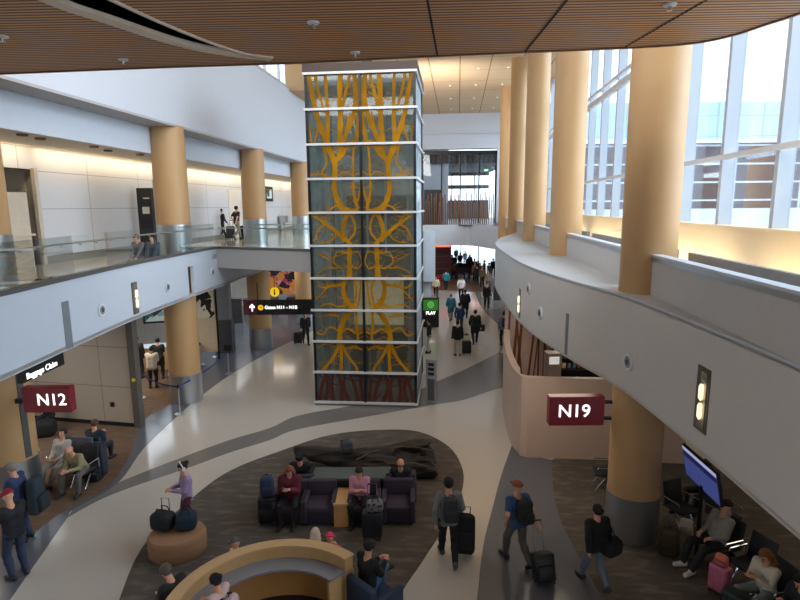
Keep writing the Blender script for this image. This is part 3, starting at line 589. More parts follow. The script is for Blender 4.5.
POSES = {
 'stand': dict(fl=(-0.11, 0.02), fr=(0.11, -0.02), hl=(-0.25, 0.05, 0.82), hr=(0.25, 0.05, 0.82)),
 'walk': dict(fl=(-0.08, 0.30), fr=(0.08, -0.30), rl=0.09, hl=(-0.25, -0.14, 0.88), hr=(0.25, 0.20, 0.90), lean=0.04, drop=0.03),
 'walkr': dict(fl=(-0.08, -0.30), fr=(0.08, 0.30), ll=0.09, hl=(-0.25, 0.18, 0.90), hr=(0.26, -0.16, 0.86), lean=0.04, drop=0.03),
 'pull': dict(fl=(-0.08, 0.26), fr=(0.10, -0.30), rl=0.09, hl=(-0.24, 0.02, 0.92), hr=(0.30, -0.26, 0.86), lean=0.06, drop=0.03),
 'phone': dict(fl=(-0.11, 0.02), fr=(0.11, 0.0), hl=(-0.07, 0.30, 1.14), hr=(0.07, 0.31, 1.14), nod=0.45),
 'lean': dict(fl=(-0.12, 0.0), fr=(0.12, 0.0), hl=(-0.1, 0.42, 1.02), hr=(0.1, 0.42, 1.02), nod=0.3, lean=0.18),
 'sit': dict(sit=1, fl=(-0.13, 0.44), fr=(0.13, 0.46), hl=(-0.07, 0.32, 0.84), hr=(0.07, 0.33, 0.84), nod=0.55, lean=0.06),
 'sitfwd': dict(sit=1, fl=(-0.2, 0.42), fr=(0.2, 0.46), hl=(-0.06, 0.48, 0.66), hr=(0.07, 0.49, 0.66), nod=0.6, lean=0.5),
 'sitback': dict(sit=1, fl=(-0.12, 0.62), fr=(0.14, 0.58), hl=(-0.12, 0.24, 0.66), hr=(0.12, 0.24, 0.66), nod=-0.1, lean=-0.22),
 'recline': dict(sit=1, fl=(-0.12, 0.62), fr=(0.14, 0.58), hl=(-0.12, 0.30, 0.62), hr=(0.12, 0.30, 0.62), nod=0.1, lean=-0.5),
 'crossed': dict(sit=1, fl=(-0.10, 0.46), fr=(-0.22, 0.62), rl=0.32, hl=(-0.06, 0.34, 0.80), hr=(0.08, 0.34, 0.82), nod=0.5, lean=0.02),
}
_bc = {}
def skeleton(pose):
    p = POSES[pose] if isinstance(pose, str) else pose
    sit = p.get('sit'); k = {}
    zp = 0.53 if sit else 0.94-p.get('drop', 0); lean = p.get('lean', 0.0); nod = p.get('nod', 0.05)
    u = V3(0, math.sin(lean), math.cos(lean)); X = V3(1, 0, 0); k['u'] = u; fwd = V3(0, math.cos(lean), -math.sin(lean)); k['P'] = P0 = V3(0, 0, zp)
    k['C'] = P0+u*0.34; k['N'] = P0+u*0.49
    hd = V3(0, math.sin(lean*0.5+nod*0.55), math.cos(lean*0.5+nod*0.55)); k['H'] = k['N']+hd*0.163
    ha = lean*0.3+nod; Rx = np.array([[1, 0, 0], [0, math.cos(ha), math.sin(ha)], [0, -math.sin(ha), math.cos(ha)]]).T
    ya = p.get('turn', 0); Rz = np.array([[math.cos(ya), -math.sin(ya), 0], [math.sin(ya), math.cos(ya), 0], [0, 0, 1]])
    k['R'] = Rz@np.array([[1, 0, 0], [0, math.cos(ha), math.sin(ha)], [0, -math.sin(ha), math.cos(ha)]])
    for sd, s in (('l', -1), ('r', 1)):
        hip = P0+X*s*0.095-u*0.03; f = p['f'+sd]; lift = p.get(sd+'l', 0.0); ank = V3(f[0], f[1], 0.085+lift)
        pole = V3(s*0.12, 1, 0.3) if not sit else V3(s*0.25, 0.6, 1.0)
        kn, ank = ik(hip, ank, 0.43, 0.42, pole); k['hip'+sd], k['kn'+sd], k['an'+sd] = hip, kn, ank
        shn = nrm(ank-kn); td = nrm(V3(s*0.18, 1, 0)); 
        if lift and not sit: td = nrm(V3(s*0.1, 0.75, -0.65))
        k['toe'+sd] = ank+td*0.15+V3(0, 0, -0.045); k['heel'+sd] = ank-td*0.045+V3(0, 0, -0.04)
        sh = P0+u*0.44+X*s*0.18; h = V3(*p['h'+sd]); el, h = ik(sh, h, 0.28, 0.25, V3(s*0.5, -0.8, -0.6)); k['sh'+sd], k['el'+sd], k['wr'+sd] = sh, el, h
    return k
def torso_d(P, k, g, low=0.0):
    u, P0, C = k['u'], k['P'], k['C']; X = V3(1, 0, 0); ds = []
    for s in (-1, 1):
        ds += [cone(P, P0+X*s*0.075-u*low, P0+u*0.16+X*s*0.06, 0.098+g, 0.088+g), cone(P, P0+u*0.16+X*s*0.06, C+X*s*0.075, 0.088+g, 0.104+g), cone(P, C+X*s*0.075, P0+u*0.43+X*s*0.13, 0.1+g, 0.058+g)]
    return ds
def arm_d(P, k, sd, g, short=False, hand=True):
    sh, el, wr = k['sh'+sd], k['el'+sd], k['wr'+sd]
    if short: return [cone(P, sh, sh+(el-sh)*0.62, 0.056+g, 0.05+g)]
    ds = [cone(P, sh, el, 0.055+g, 0.040+g), cone(P, el, wr if hand else el+(wr-el)*0.93, 0.040+g, 0.027+g)]
    if hand:
        d = nrm(wr-el); ds.append(cone(P, wr, wr+d*0.065, 0.03, 0.034))
    return ds
def leg_d(P, k, sd, g, foot=True, cut=1.0):
    hip, kn, an = k['hip'+sd], k['kn'+sd], k['an'+sd]
    ds = [cone(P, hip, kn, 0.086+g, 0.056+g), cone(P, kn, kn+(an-kn)*0.35, 0.056+g, 0.056+g*1.1), cone(P, kn+(an-kn)*0.35, kn+(an-kn)*cut, 0.056+g*1.1, 0.036+g*1.2)]
    if foot: ds.append(cone(P, k['heel'+sd], k['toe'+sd], 0.038, 0.032))
    return ds
def bounds(k, names, pad): A = np.array([k[n] for n in names]); return A.min(0)-pad, A.max(0)+pad
def head_d(P, k):
    H, R = k['H'], k['R']; L = lambda *a: H+R@V3(*a)
    ds = [ell(P, H+R@V3(0, -0.005, 0.025), (0.078, 0.098, 0.098), R), cone(P, L(0, 0.025, -0.05), L(0, 0.05, -0.085), 0.058, 0.036)]
    d = union(ds, 0.03); d = smin(d, cone(P, L(0, 0.092, 0.01), L(0, 0.112, -0.022), 0.009, 0.014), 0.012)
    for s in (-1, 1): d = smin(d, ell(P, L(s*0.079, -0.005, -0.005), (0.012, 0.02, 0.032), R), 0.01)
    for s in (-1, 1): d = np.maximum(d, -(np.linalg.norm(P-L(s*0.033, 0.103, 0.018), axis=-1)-0.014))
    return d
ALLN = ['P', 'H', 'N', 'shl', 'shr', 'ell', 'elr', 'wrl', 'wrr', 'hipl', 'hipr', 'knl', 'knr', 'anl', 'anr', 'toel', 'toer', 'heell', 'heelr']
def fingers(k, vs, fs):
    """five separate tapered, bent fingers rooted in each palm"""
    mb = MB()
    for sd, s in (('l', -1), ('r', 1)):
        el, wr = k['el'+sd], k['wr'+sd]; d = nrm(wr-el); side = nrm(np.cross(d, V3(0, 0, 1))) if abs(d[2]) < 0.8 else nrm(V3(0, 1, 0)-d*d[1]); pn = nrm(np.cross(side, d))
        if pn[2] > 0.2: pn = -pn
        if abs(d[2]) >= 0.8: pn = nrm(V3(-s, 0, 0)-d*(d@V3(-s, 0, 0)))
        for i, L in enumerate((0.062, 0.075, 0.08, 0.072)):
            o = wr+d*0.075+side*(0.027-0.018*i)*1.0; b = o+d*L*0.5+pn*0.012; e = b+d*L*0.3+pn*L*0.45
            mb.tube([o-d*0.02, o, b, e], [0.0105, 0.0105, 0.0095, 0.007], 6)
        o = wr+d*0.02+side*0.03; mb.tube([o-side*0.012, o+side*0.018+d*0.02+pn*0.01, o+side*0.022+d*0.05+pn*0.022], [0.012, 0.0105, 0.008], 6)
    n = len(vs); return list(map(tuple, vs))+mb.v, list(fs)+[tuple(i+n for i in f) for f in mb.f]
def body_parts(key, pose, top, bottom, hair, lod):
    ck = (key, top, bottom, hair, lod)
    if ck in _bc: return _bc[ck]
    k = skeleton(pose); h = {0: 0.0145, 1: 0.021, 2: 0.034}[lod]; out = {}
    lo, hi = bounds(k, ALLN, 0.17); P, o = grid(lo, hi, h)
    tor = torso_d(P, k, 0.0)
    body = union(tor+[cone(P, k['P']+k['u']*0.42, k['N']+(k['H']-k['N'])*0.5, 0.062, 0.055)], 0.05)
    for sd in 'lr':
        body = smin(body, union(arm_d(P, k, sd, 0.0), 0.02), 0.02); body = smin(body, union(leg_d(P, k, sd, 0.0), 0.02), 0.02)
    hd = head_d(P, k); body = smin(body, hd, 0.015)
    v, f = surface(body, h, o)
    if lod < 2: v, f = fingers(k, v, f)
    out['body'] = (v, f)
    kk = 0.035; g = 0.016 if lod < 2 else 0.02
    if top:
        long = 'coat' in top; gg = g+(0.02 if 'puffy' in top else 0.012 if long or 'jacket' in top else 0)
        ts = union(torso_d(P, k, gg, 0.05 if not POSES.get(pose if isinstance(pose, str) else '', {}).get('sit') else 0.0), 0.05)
        for sd in 'lr': ts = smin(ts, union(arm_d(P, k, sd, gg*0.9, 'short' in top, False), 0.025), kk)
        if long:
            for sd in 'lr': ts = smin(ts, cone(P, k['hip'+sd], k['hip'+sd]+(k['kn'+sd]-k['hip'+sd])*0.7, 0.115, 0.11), 0.06)
        if 'hood' in top: ts = smin(ts, ell(P, k['N']+V3(0, -0.05, 0.04)*1.0, (0.1, 0.08, 0.07)), 0.03)
        ts = np.maximum(ts, cone(P, k['N'], k['N']+(k['H']-k['N']), 0.052, 0.09)*-1)
        out['top'] = surface(ts, h, o)
    if bottom:
        gb = g*0.85; up = np.array([0, 0, 1.0])
        bs = union([cone(P, k['P']-V3(0.07, 0, 0)+k['u']*0.06, k['P']+V3(0.07, 0, 0)+k['u']*0.06, 0.095+gb*0.6, 0.095+gb*0.6)], 0.02)
        cut = 0.42 if bottom == 'shorts' else 0.97
        for sd in 'lr':
            if bottom == 'shorts': dd = [cone(P, k['hip'+sd], k['hip'+sd]+(k['kn'+sd]-k['hip'+sd])*0.9, 0.105, 0.09)]
            else: dd = leg_d(P, k, sd, gb*(1.5 if bottom == 'wide' else 1), False, 0.97)
            bs = smin(bs, union(dd, 0.03), 0.03)
        out['bottom'] = surface(bs, h, o)
    for sd in 'lr':
        lo2, hi2 = bounds(k, ['toe'+sd, 'heel'+sd, 'an'+sd], 0.07); h2 = max(h*0.8, 0.013); P2, o2 = grid(lo2, hi2, h2)
        sd_ = union([cone(P2, k['heel'+sd], k['toe'+sd], 0.048, 0.043), cone(P2, k['heel'+sd]+V3(0, 0, 0.01), k['an'+sd]+V3(0, 0, 0.01), 0.042, 0.046)], 0.03)
        zs = min(k['heel'+sd][2], k['toe'+sd][2])-0.038
        out['shoe'+sd] = surface(np.maximum(sd_, zs-P2[..., 2]), h2, o2)
    if hair:
        H, R = k['H'], k['R']; L = lambda *a: H+R@V3(*a); h3 = max(h*0.75, 0.0125)
        P3, o3 = grid(H-0.34, H+0.24, h3); q = (P3-H)@R
        cap = ell(P3, H+R@V3(0, -0.012, 0.032), (0.093, 0.112, 0.108), R)
        if hair in ('cap', 'hat'):
            d = np.maximum(cap-0.006, 0.035-q[..., 2]); d = smin(d, np.maximum(ell(P3, L(0, 0.13, 0.045), (0.075, 0.07, 0.03), R), -(q[..., 2]-0.03)), 0.01)
            if hair == 'hat': d = smin(d, ell(P3, L(0, 0.0, 0.05), (0.14, 0.15, 0.02), R), 0.01)
        elif hair == 'bald': d = np.maximum(np.maximum(cap+0.004, q[..., 2]-0.02), q[..., 1]+0.01)
        else:
            face = np.maximum(0.045-q[..., 1], q[..., 2]-0.075+0.25*(q[..., 1]-0.045)*0)
            d = np.maximum(cap, -(np.maximum(-(q[..., 1]-0.035), (q[..., 2]-0.07))))
            d = np.maximum(d, -(q[..., 2]+0.075) if hair not in ('long',) else d)
            if hair == 'bun': d = smin(d, np.linalg.norm(P3-L(0, -0.12, 0.06), axis=-1)-0.05, 0.015)
            if hair == 'tail': d = smin(d, cone(P3, L(0, -0.11, 0.03), L(0, -0.15, -0.16), 0.035, 0.02), 0.015)
            if hair == 'long':
                d = smin(d, union([cone(P3, L(s*0.05, -0.06, 0.0), L(s*0.07, -0.075, -0.2), 0.055, 0.045) for s in (-1, 0, 1)]+[cone(P3, L(s*0.085, 0.0, 0.0), L(s*0.1, 0.01, -0.18), 0.028, 0.026) for s in (-1, 1)], 0.03), 0.02)
            if hair == 'afro': d = smin(d, ell(P3, L(0, -0.02, 0.05), (0.125, 0.125, 0.115), R), 0.02); d = np.maximum(d, -(np.maximum(-(q[..., 1]-0.04), (q[..., 2]-0.06))))
        out['hair'] = surface(d, h3, o3)
    out['k'] = k; _bc[ck] = out; return out
def mk(name, vf, m, parent, sc):
    me = bpy.data.meshes.new(name); me.from_pydata(np.asarray(vf[0], dtype=float).tolist(), [], [tuple(f) for f in vf[1]]); me.update()
    me.polygons.foreach_set('use_smooth', [True]*len(me.polygons)); me.materials.append(m)
    o = bpy.data.objects.new(name, me); COL.objects.link(o); o.parent = parent; return o
HAIRC = dict(black=(24, 20, 20), brown=(72, 46, 32), auburn=(120, 66, 40), grey=(150, 146, 142), blond=(196, 168, 124))
def person(x, y, face, pose, label, top, topc, bottom, botc, hair='short', hairc=(40, 28, 24), h=1.74, z=0.0, lod=1, shoe=(30, 30, 32), skin=None, group=None, accc=None, topname=None, cat='person'):
    r = empty('person', (x, y, z), math.radians(face), label, cat, group)
    sc = h/1.74; r.scale = (sc, sc, sc)
    key = pose if isinstance(pose, str) else repr(sorted(pose.items()))
    bp_ = body_parts(key, pose, top, bottom, hair, lod); skm = skin or SKIN
    b = mk('body', bp_['body'], skm, r, sc)
    if top: mk(topname or ('jacket' if ('coat' in top or 'jacket' in top or 'puffy' in top) else 'shirt'), bp_['top'], c_(*topc), r, sc)
    if bottom: mk('shorts' if bottom == 'shorts' else 'trousers', bp_['bottom'], c_(*botc), r, sc)
    for sd in 'lr': mk('shoe', bp_['shoe'+sd], c_(*shoe, 0.5), r, sc)
    if hair: mk('cap' if hair == 'cap' else 'hat' if hair == 'hat' else 'hair', bp_['hair'], c_(*hairc), r, sc)
    if lod == 0:
        k = bp_['k']
        for s in (-1, 1):
            m = MB(); c = k['H']+k['R']@V3(s*0.033, 0.093, 0.018); m.lathe([(0.002, -0.011), (0.010, -0.006), (0.012, 0), (0.010, 0.006), (0.002, 0.011)], c, 10); e_ = m.build('eye', EYE, r, True)
        m = MB(); R = k['R']; c = k['H']; m.tube([c+R@V3(-0.022, 0.088, -0.062), c+R@V3(0, 0.097, -0.06), c+R@V3(0.022, 0.088, -0.062)], [0.003, 0.006, 0.003], 6); m.build('mouth', mat('lip', rgb(150, 70, 66), 0.5), r)
    r['kz'] = 0; del r['kz']
    r_k = bp_['k']; return r, r_k, sc
def at_local(r, p):
    """world point of a position given in a person's own frame"""
    a = r.rotation_euler.z; s = r.scale[0]; return (r.location.x+(p[0]*math.cos(a)-p[1]*math.sin(a))*s, r.location.y+(p[0]*math.sin(a)+p[1]*math.cos(a))*s, r.location.z+p[2]*s)
# ------------------------------------------------------------------ luggage
def suitcase(x, y, rz, label, col, w=0.38, d=0.24, h=0.56, tilt=0.0, z=0.0, handle=0.45, group=None, hcol=None, soft=False):
    o = empty('suitcase', (x, y, z), math.radians(rz), label, 'suitcase', group); o.rotation_euler = (tilt, 0, math.radians(rz))
    cm = mat('case_%d_%d_%d' % col, rgb(*col), 0.5, var=0.12, scale=20)
    m = MB(); m.rbox((0, 0, 0.06+h/2), (w, d, h), 0.05, 3)
    if not soft:
        for k in range(5): m.rbox((-w*0.36+k*w*0.18, -d/2, 0.06+h/2), (w*0.06, 0.012, h*0.8), 0.005, 1)
    m.build('shell', cm, o, True)
    if soft: m = MB(); m.rbox((0, -d/2-0.015, 0.06+h*0.36), (w*0.8, 0.05, h*0.5), 0.02, 2); m.build('front_pocket', cm, o, True)
    for sx in (-1, 1):
        for sy in (-1, 1): m = MB(); m.tube([(sx*w*0.38-0.012, sy*d*0.34, 0.03), (sx*w*0.38+0.012, sy*d*0.34, 0.03)], 0.03, 10); m.build('wheel', BLACK, o, True)
    if handle:
        hm = mat('handle_metal', rgb(190, 192, 196), 0.25, 0.8) if hcol is None else hcol
        m = MB(); zt = 0.06+h+handle; m.tube([(-w*0.22, d*0.36, 0.04+h), (-w*0.22, d*0.36, zt), (w*0.22, d*0.36, zt), (w*0.22, d*0.36, 0.04+h)], 0.011, 6); m.build('pull_handle', hm, o, True)
        m = MB(); m.tube([(-w*0.2, d*0.36, zt), (w*0.2, d*0.36, zt)], 0.018, 8); m.build('grip', BLACK, o, True)
    return o
def backpack(loc, rz, label, col, h=0.48, w=0.32, d=0.2, tilt=0.0, group=None, cat='backpack', name='backpack'):
    o = empty(name, loc, 0, label, cat, group); o.rotation_euler = (tilt, 0, math.radians(rz)); cm = c_(*col)
    m = MB(); m.rbox((0, 0, h/2), (w, d, h), 0.08, 4, taper=0.82); m.build('pack_body', cm, o, True)
    m = MB(); m.rbox((0, -d*0.52, h*0.3), (w*0.78, d*0.45, h*0.45), 0.04, 3); m.build('front_pocket', c_(*[max(0, int(c*0.8)) for c in col]), o, True)
    for s in (-1, 1):
        m = MB(); m.tube([(s*w*0.26, d*0.45, h*0.92), (s*w*0.3, d*0.75, h*0.8), (s*w*0.33, d*0.85, h*0.5), (s*w*0.34, d*0.45, h*0.12)], 0.016, 6); m.build('strap', c_(28, 28, 30), o, True)
    m = MB(); m.tube([(-0.04, 0.02, h*0.97), (-0.03, 0.02, h*1.06), (0.03, 0.02, h*1.06), (0.04, 0.02, h*0.97)], 0.01, 6); m.build('top_loop', c_(28, 28, 30), o, True)
    return o
def duffel(loc, rz, label, col, L=0.5, r=0.15, group=None, name='duffel_bag', cat='bag'):
    o = empty(name, loc, math.radians(rz), label, cat, group); cm = c_(*col)
    m = MB(); m.rbox((0, 0, r), (L, r*1.9, r*2), r*0.6, 4); m.build('bag_body', cm, o, True)
    for s in (-1, 1):
        m = MB(); m.tube([(-L*0.22, s*r*0.6, r*1.8), (-L*0.14, s*r*0.4, r*2.5), (L*0.14, s*r*0.4, r*2.5), (L*0.22, s*r*0.6, r*1.8)], 0.012, 6); m.build('bag_handle', c_(24, 24, 26), o, True)
    return o
def worn_pack(r, label, col, **k):
    kk = k.pop('sit', 0); p = at_local(r, (0, -0.25-(0.0), 0.98 if not kk else 0.6)); return backpack(p, math.degrees(r.rotation_euler.z), label, col, **k)
# ================================================================== glass balustrades
def rail(name, pts, z0, z1, label, px_step=1.5):
    o = empty(name, (0, 0, 0), 0, label, 'railing')
    P = [Vector((p[0], p[1])) for p in pts]; seg = [0]
    for a, b in zip(P, P[1:]): seg.append(seg[-1]+(b-a).length)
    def at(d):
        for i in range(len(P)-1):
            if d <= seg[i+1]+1e-6: return P[i].lerp(P[i+1], (d-seg[i])/(seg[i+1]-seg[i]))
        return P[-1]
    n = max(1, round(seg[-1]/px_step)); L = seg[-1]
    for i in range(n):
        a, b = at(L*i/n+0.012), at(L*(i+1)/n-0.012); d = (b-a).normalized(); q = Vector((-d.y, d.x))*0.015
        m = MB(); m.quad((a.x, a.y, z0), (b.x, b.y, z0), (b.x, b.y, z1), (a.x, a.y, z1))
        m.build('glass_panel', RAILGLASS, o)
        if i % 1 == 0:
            for f_ in (0.25, 0.75):
                c = a.lerp(b, f_); m = MB(); m.tube([(c.x, c.y, z1-0.22), (c.x+q.x*5, c.y+q.y*5, z1-0.2)], 0.012, 6); m.build('bracket', STEEL, o)
    m = MB(); off = []
    for i in range(len(P)):
        d = (P[min(i+1, len(P)-1)]-P[max(i-1, 0)]).normalized(); off.append((P[i].x-d.y*0.09, P[i].y+d.x*0.09, z1-0.17))
    m.tube(off, 0.022, 8); m.build('handrail', STEEL, o, True)
    return o
rail('glass_balustrade', [(x-0.04, y) for x, y in Lf[::2] if y > 4]+[(-6.96, 20.98)], 5.45, 6.32, 'glass balustrade with steel handrail along the left mezzanine edge')
rail('glass_balustrade', [(-6.9, 21.02), (-3.05, 19.12)], 5.45, 6.32, 'glass balustrade on the footbridge to the lift shaft')
rail('glass_balustrade', [(-6.7, 24.5), (-3.1, 24.3)], 5.25, 6.32, 'glass balustrade on the rear edge of the footbridge')

# ================================================================== fascia fittings
def ring_light(side, x, y, z, label, nx, r=0.16):
    o = empty('round_speaker', (x, y, z), 0, label, 'speaker'); 
    m = MB(); m.disc((0, 0, 0), nx, r, 0.03, 32); m.build('trim_ring', mat('speaker_white', rgb(214, 216, 220), 0.4), o, True)
    m = MB(); n_ = Vector(nx); m.disc(n_*0.02, nx, r*0.66, 0.02, 28); m.build('grille', mat('speaker_grey', rgb(140, 142, 146), 0.5), o, True)
    m = MB(); m.disc(n_*0.035, nx, r*0.34, 0.012, 20); m.build('cone', mat('speaker_dark', rgb(70, 70, 74), 0.5), o, True)
for px, py, lab in ((101, 310, 'round grey speaker in the left fascia, nearest the camera'), (167, 287, 'round grey speaker in the left fascia beyond the slot lamp'), (212, 272, 'small round speaker in the left fascia near the footbridge')):
    for _ in range(3):
        d = ray(px, py)
        X = -7.2
    y_ = -7.2/d.x*d.y
    for _ in range(4): X = xL(min(max(y_, 1), 20.9)); k = (X)/d.x; y_ = d.y*k
    ring_light(0, X+0.005, y_, CAM_H+d.z*k, lab, (1, 0, 0))
def xR(y):
    for a, b in zip(Rf, Rf[1:]):
        if a[1] <= y <= b[1]: return a[0]+(b[0]-a[0])*(y-a[1])/(b[1]-a[1]), Vector((-(b[1]-a[1]), b[0]-a[0], 0)).normalized()
def onR(px, py):
    d = ray(px, py); y_ = 12
    for _ in range(12): X, nn = xR(y_); k = X/d.x; y_ = 0.5*y_+0.5*d.y*k
    X, nn = xR(y_); k = X/d.x; return Vector((d.x*k, d.y*k, CAM_H+d.z*k)), nn
for px, py, lab in ((629, 362, 'round speaker in the right fascia, closest to the camera'), (540.5, 313, 'round speaker in the right fascia beside the grey joint'), (529, 289, 'round speaker in the right fascia, farthest along the curve')):
    p, nn = onR(px, py); ring_light(1, p.x, p.y, p.z, lab, nn, 0.17)
def slot_lamp(p, nn, z0, z1, wd, label):
    o = empty('slot_lamp', (p.x, p.y, 0), math.atan2(nn.y, nn.x), label, 'wall lamp')
    m = MB(); m.box(-0.01, 0.012, -wd/2, wd/2, z0, z1); m.build('recess', mat('slot_recess', rgb(84, 76, 68), 0.5), o)
    m = MB(); m.box(0.012, 0.02, -wd*0.18, wd*0.3, z0+0.06, z1-0.06); m.build('reflector', mat('slot_reflector', rgb(186, 176, 160), 0.25, 0.6), o)
    for k in (0.32, 0.62):
        m = MB(); m.lathe([(0.01, -0.12), (0.035, -0.08), (0.035, 0.08), (0.02, 0.12)], (0.04, wd*0.06, z0+(z1-z0)*k), 12); m.build('bulb', mat('lamp_glow', rgb(255, 232, 190), 0.4, var=0, emit=0.8), o, True)
p, nn = onR(702, 405); slot_lamp(p, nn, 3.68, 4.62, 0.34, 'vertical recessed slot lamp in the right fascia near the camera')
p, nn = onR(520, 296); slot_lamp(p, nn, 3.5, 4.4, 0.22, 'vertical slot lamp far along the right fascia')
slot_lamp(Vector((xL(15)+0.01, 15.0, 0)), Vector((1, 0, 0)), 4.05, 4.92, 0.3, 'vertical slot lamp in the left mezzanine fascia')
p, nn = onR(567, 330); m = MB(); m.box(-0.01, 0.012, -0.07, 0.07, 3.42, 4.4); o = m.build('trim_5', mat('recess_grey', rgb(120, 125, 132), 0.6)); o.location = (p.x, p.y, 0); o.rotation_euler = (0, 0, math.atan2(nn.y, nn.x)); struct(o, 'grey recessed joint in the right fascia')
# canopy fittings
for px, py, lab in ((123, 59, 'white ceiling sprinkler on the canopy left of the slot'), (313, 22, 'white ceiling sprinkler near the centre of the canopy'), (355, 52, 'white ceiling sprinkler near the canopy edge above the shaft'), (2, 36, 'white ceiling sprinkler at the far left of the canopy'), (670, 4, 'white round ceiling sensor on the right of the canopy')):
    x, y, z = G(px, py, 9.4); o = empty('ceiling_sprinkler', (x, y, 9.38), 0, lab, 'sprinkler')
    m = MB(); m.lathe([(0.085, 0.018), (0.08, 0.0), (0.03, -0.01)], n=20); m.build('cover_plate', WHITE, o, True)
    m = MB(); m.lathe([(0.025, 0), (0.02, -0.05), (0.035, -0.06)], n=12); m.build('nozzle', CHROME, o, True)
# downlights of the high ceiling
q = 0
for s in (-1.2, 0.7, 2.6, 4.5):
    for t in (38, 43, 48, 53):
        x, y, _ = W(s+0.5, t); o = MB().lathe([(0.07, 0), (0.07, -0.03), (0.02, -0.03)], n=14).build('downlight', mat('downlight_glow', rgb(255, 250, 235), 0.5, var=0, emit=0.35), None, True, (x, y, 15.6))
        tag(o, 'small round downlight in the tan high ceiling', 'ceiling light', 'downlights in the tan high ceiling')
# fire heads on mezz ceiling
for px, py in ((22, 134), (40, 138), (94, 146), (108, 150), (140, 154)):
    x, y, z = G(px, py, 8.75); o = MB().lathe([(0.14, 0.0), (0.12, -0.05), (0.03, -0.06)], n=14).build('ceiling_vent', mat('vent_bronze', rgb(120, 86, 60), 0.5), None, True, (x, y, 8.75)); tag(o, 'small round bronze vent in the mezzanine ceiling', 'vent', 'vents in the mezzanine ceiling')

# ================================================================== signs
def gate_sign(x0, x1, y, z0, z1, txt, label, th=0.22, size=0.36, dx=0.04):
    w = x1-x0; o = empty('gate_sign', ((x0+x1)/2, y, z0), 0, label, 'sign')
    m = MB(); m.rbox((0, th/2, (z1-z0)/2), (w, th, z1-z0), 0.012, 1); m.build('sign_box', MAROON, o)
    textmesh('lettering', txt, size, LETTER, o, (dx, -0.006, (z1-z0)/2), (PI/2, 0, 0), 0.0022, 0.003, 'CENTER')
    return o
gs = gate_sign(-8.52, -7.44, 11.95, 2.37, 2.96, 'N12', 'maroon hanging gate sign reading N12 in white', size=0.38, dx=0.12)
m = MB(); m.box(-0.75, -0.55, 0.05, 0.15, 0.2, 0.3); m.build('bracket', BLACKM, gs)
gs = gate_sign(3.05, 4.18, 10.85, 2.40, 3.02, 'N19', 'maroon hanging gate sign reading N19 in white', size=0.38, dx=-0.06)
m = MB(); m.box(0.56, 0.75, 0.05, 0.15, 0.45, 0.5); m.box(0.56, 0.75, 0.05, 0.15, 0.1, 0.15); m.build('bracket', BLACKM, gs)
# baggage sign under the fascia
o = empty('baggage_sign', (-7.36, 11.05, 3.58), PI/2, 'black hanging sign reading Baggage Claim under the left fascia', 'sign')
m = MB(); m.box(-0.72, 0.62, -0.06, 0.06, 0.0, 0.30); m.build('sign_box', BLACK, o); textmesh('lettering', 'Baggage Claim', 0.17, LETTER, o, (-0.62, -0.065, 0.1), (PI/2, 0, 0), 0.002, 0.002)
m = MB(); m.box(0.0, 0.5, -0.05, 0.05, 0.3, 0.4); m.build('mounting_bar', BLACKM, o)
# concourse direction sign below the bridge
o = empty('direction_sign', (0, 0, 0), 0, 'long black hanging sign reading Gates N11 - N18 with arrow', 'sign'); YS = 22.0
z1 = 3.22; z0 = 2.62
X0 = (248-400)/FPX*22.4; X1 = -3.05
m = MB(); m.box(X0, X1, YS, YS+0.15, z0, z1); m.build('sign_box', BLACK, o)
m = MB(); m.box(X0, X0+0.36, YS-0.012, YS, z0+0.02, z1-0.02); m.build('arrow_panel', PURPLE, o)
m = MB(); ax, az = X0+0.18, (z0+z1)/2; M_ = Matrix(((1, 0, 0, ax), (0, 0, 1, YS-0.02), (0, 1, 0, az), (0, 0, 0, 1)))
m.prism([(-0.025, -0.15), (0.025, -0.15), (0.025, 0.05), (0.1, -0.03), (0.1, 0.05), (0, 0.16), (-0.1, 0.05), (-0.1, -0.03), (-0.025, 0.05)], 0, 0.006, M_); m.build('arrow', LETTER, o)
m = MB(); m.disc((X0+0.52, YS-0.004, az), (0, -1, 0), 0.11, 0.01, 24); m.build('yellow_disc', YELLOW, o)
textmesh('disc_letter', 'N', 0.12, BLACK, o, (X0+0.48, YS-0.017, az), (PI/2, 0, 0), 0.002, 0.002)
textmesh('lettering', 'Gates N11 - N18', 0.185, LETTER, o, (X0+0.68, YS-0.006, az), (PI/2, 0, 0), 0.004, 0.002)
m = MB()
for x in (X0+0.4, X1-0.5): m.tube([(x, YS+0.07, z1), (x, YS+0.07, 3.92 if x < -5.5 else 4.66)], 0.02, 6)
m.build('hanger', BLACKM, o)
# yellow round pictogram sign on pole behind
x, y = -7.3, 32.0; o = empty('round_sign', (x+0.0, y, 1.68), 0, 'round yellow hanging sign with a black pictogram by the colourful mural', 'sign')
m = MB(); m.disc((0, 0, 0.35), (0, -1, 0), 0.27, 0.05, 28); m.build('sign_disc', YELLOW, o, True)
m = MB(); m.disc((0, -0.055, 0.47), (0, -1, 0), 0.05, 0.01, 14); m.rbox((0, -0.06, 0.29), (0.09, 0.01, 0.22), 0.004, 1); m.build('pictogram', BLACK, o)
m = MB(); m.tube([(0, -0.02, 0.6), (0, -0.02, 2.24)], 0.02, 6); m.build('hanger', BLACKM, o)

